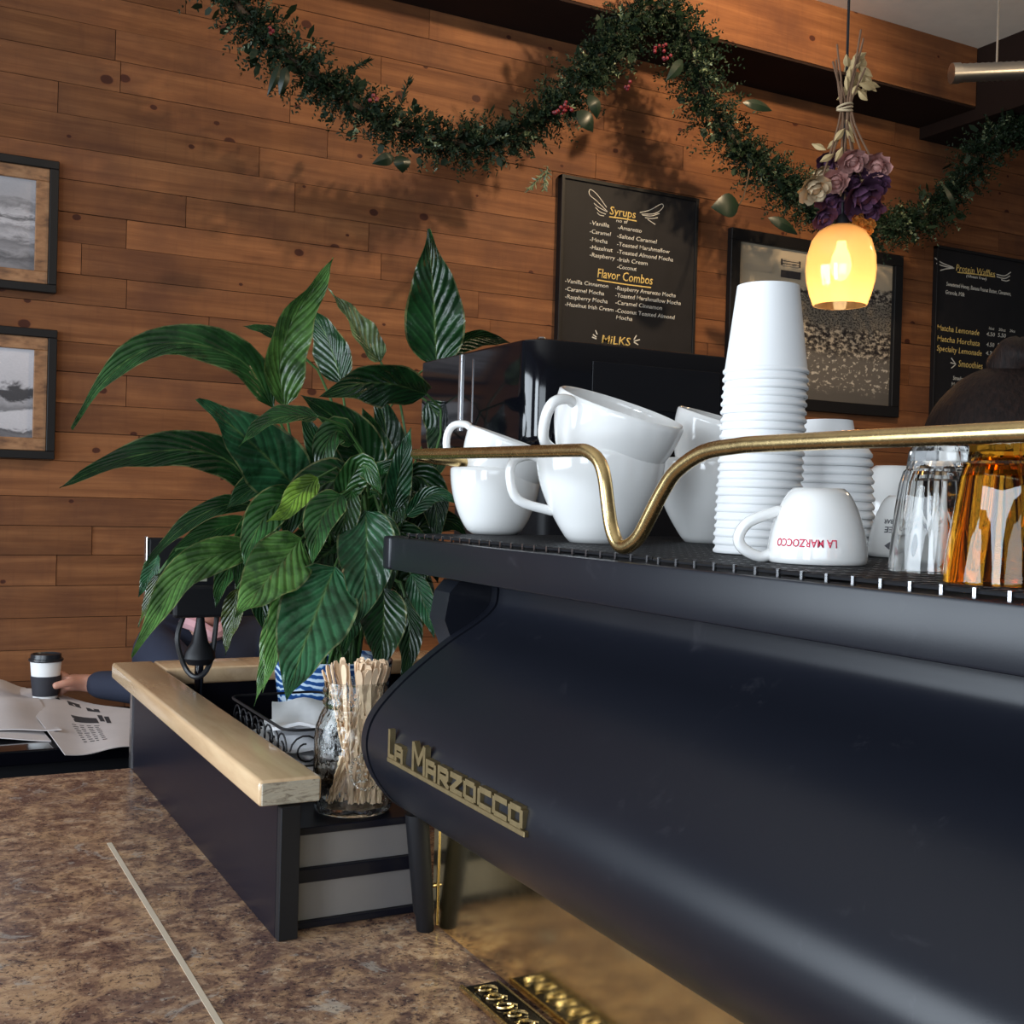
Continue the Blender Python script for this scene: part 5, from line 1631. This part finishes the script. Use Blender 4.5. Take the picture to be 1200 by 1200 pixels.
L_ = bpy.data.lights.new('pendant_bulb', 'POINT'); L_.energy = .8; L_.color = (1, .62, .30); L_.shadow_soft_size = .02
lo_ = bpy.data.objects.new('pendant_bulb', L_); COL.objects.link(lo_); lo_.location = (lx, ly, zl+Hs*.12)

bq = thing('dried_bouquet', 'bunch of dried roses tied upside down on the pendant cord', 'flowers', at(988, 265, D=DP))
rb = random.Random(8)
def dp(x, y, off=0): return at(x, y, D=DP+off)
tie = dp(990, 127, -.012)
for (xt, yt, xb, yb_) in ((981, 52, 962, 215), (976, 72, 985, 200), (1005, 62, 1000, 190), (1012, 45, 1028, 200), (985, 95, 975, 185), (1002, 80, 1005, 215), (995, 88, 990, 235), (1014, 80, 1010, 180), (980, 70, 1015, 230), (1009, 35, 985, 230)):
    of = rb.uniform(-.03, .0)
    obj('stem', tube(B(), smooth_path([dp(xt, yt, of), tie.lerp(dp(xt, 127, of), .25)+rvec(rb)*.003, dp(xb, yb_, of)], 4), .0022, 6), M['twine'], bq, True)
bm = B()
for k in range(3):
    ring = [tie+V((0, 0, .004*k-.004))+rv*.015*math.cos(a*PI/8)+av*.013*math.sin(a*PI/8)+V((0, 0, .004*math.sin(a*PI/8+k))) for a in range(16)]
    tube(bm, ring, .002, 5, closed=True)
obj('twine', bm, M['cream'], bq, True)
def dry_leaf(x, y, ang, Lp, wp):
    L_ = Lp*DP/F; w = wp*DP/F
    p = dp(x, y, rb.uniform(-.03, 0)); d = rv*math.cos(ang)+V((0, 0, 1))*math.sin(ang)+av*rb.uniform(-.3, .3)
    s = d.cross(av).normalized(); nrm = s.cross(d)
    bm = B(); K = 6
    T = [[bm.verts.new(p+d*L_*k/K+s*w*.5*u*math.sin(PI*min(.98, max(.04, k/K)))+nrm*(.25*w*abs(u)+.2*L_*(k/K)**2)) for k in range(K+1)] for u in (-1, 0, 1)]
    for r_ in range(2):
        for k in range(K): bm.faces.new((T[r_][k], T[r_][k+1], T[r_+1][k+1], T[r_+1][k]))
    obj('dried_leaf', bm, M['dryleaf'], bq, True)
for k in range(26):
    dry_leaf(rb.uniform(990, 1016), rb.uniform(58, 108), rb.uniform(-2.6, -.2), rb.uniform(12, 22), rb.uniform(6, 10))
for (x, y, a) in ((990, 150, -2.2), (992, 140, -1.0), (984, 162, -2.4), (988, 172, -2.0), (992, 152, -.8), (978, 180, -2.6), (1010, 210, -.3), (1020, 205, .3), (968, 175, 2.6)):
    dry_leaf(x, y, a, 18, 8)
def rose(x, y, rpx, m_, off):
    R_ = rpx*1.12*DP/F; c = dp(x, y, off)
    bm = B()
    ax = (V((0, 0, -1))*.7-av*.6+rv*rb.uniform(-.4, .4)).normalized()
    e1 = ax.orthogonal().normalized(); e2 = ax.cross(e1)
    for lay, (nn, rr, hh, op) in enumerate(((5, .35, .75, .1), (6, .62, .72, .45), (7, .95, .62, .9))):
        for k in range(nn):
            a0 = 2*PI*k/nn+lay*.5+rb.uniform(-.2, .2); wd = 2*PI/nn*.72
            G = []
            for i in range(5):
                row = []
                for j in range(4):
                    u = (i/4-.5)*2; v_ = j/3
                    r2 = R_*rr*(.25+.75*v_**.7)*(1+.12*rb.uniform(-1, 1))*(1-.10*u*u)
                    hgt = R_*(-.5+hh*v_*1.3*(1-.25*u*u))-R_*op*.45*max(0, v_-.5)
                    a = a0+u*wd*.9
                    row.append(bm.verts.new(c+(e1*math.cos(a)+e2*math.sin(a))*r2+ax*hgt))
                G.append(row)
            for i in range(4):
                for j in range(3): bm.faces.new((G[i][j], G[i+1][j], G[i+1][j+1], G[i][j+1]))
    tmp = V(c); bmesh.ops.create_icosphere(bm, subdivisions=2, radius=R_*.42, matrix=Matrix.Translation(c-ax*R_*.15))
    obj('flower', bm, m_, bq, True, ang=60)
for (x, y, r_, m_, off) in ((955, 222, 19, 'cream', -.05), (1028, 195, 17, 'rose', -.03), (999, 190, 17, 'rose', -.04), (1012, 232, 25, 'purple', -.03), (990, 238, 24, 'purple', .01), (966, 256, 15, 'purple', -.02), (980, 212, 15, 'rose', -.03),
                        (1028, 215, 15, 'purple', -.02), (970, 190, 14, 'purple', .02), (1000, 215, 20, 'purple', .0), (975, 235, 18, 'purple', .01), (1020, 248, 16, 'purple', .0), (962, 205, 12, 'cream', .0), (985, 185, 13, 'rose', .01)):
    rose(x, y, r_, M[m_], off)
for (x, y) in ((1010, 262), (1016, 270), (1005, 256), (1020, 262)):
    rose(x, y, 7, M['orange'], .0)

# ------------------------------------------------------------------ duct near the ceiling
du = thing('metal_duct', 'ribbed silver metal duct below the ceiling at the top right corner', 'duct', at(1160, 84, Y=3.1))
a = at(1118, 86, Y=3.1); b = a+V((1.5, .0, .02)); rr = .5*24*3.9/F
b = V(at(1260, 80, D=(a-CAM).dot(fw)))
pts_ = [a.lerp(b, k/40) for k in range(41)]
obj('pipe', tube(B(), pts_, [rr*(1.0 if k % 2 else .95) for k in range(41)], 20), M['duct'], du, True, ang=25)
obj('pipe_collar', tube(B(), [a-(b-a).normalized()*.01, a+(b-a).normalized()*.02], rr*1.1, 20), M['duct'], du, True)
mid_ = a.lerp(b, .35)
obj('hanger_strap', tube(B(), [(mid_.x, mid_.y, mid_.z+rr), (mid_.x, mid_.y, 3.62)], .004, 6), M['duct'], du, True)
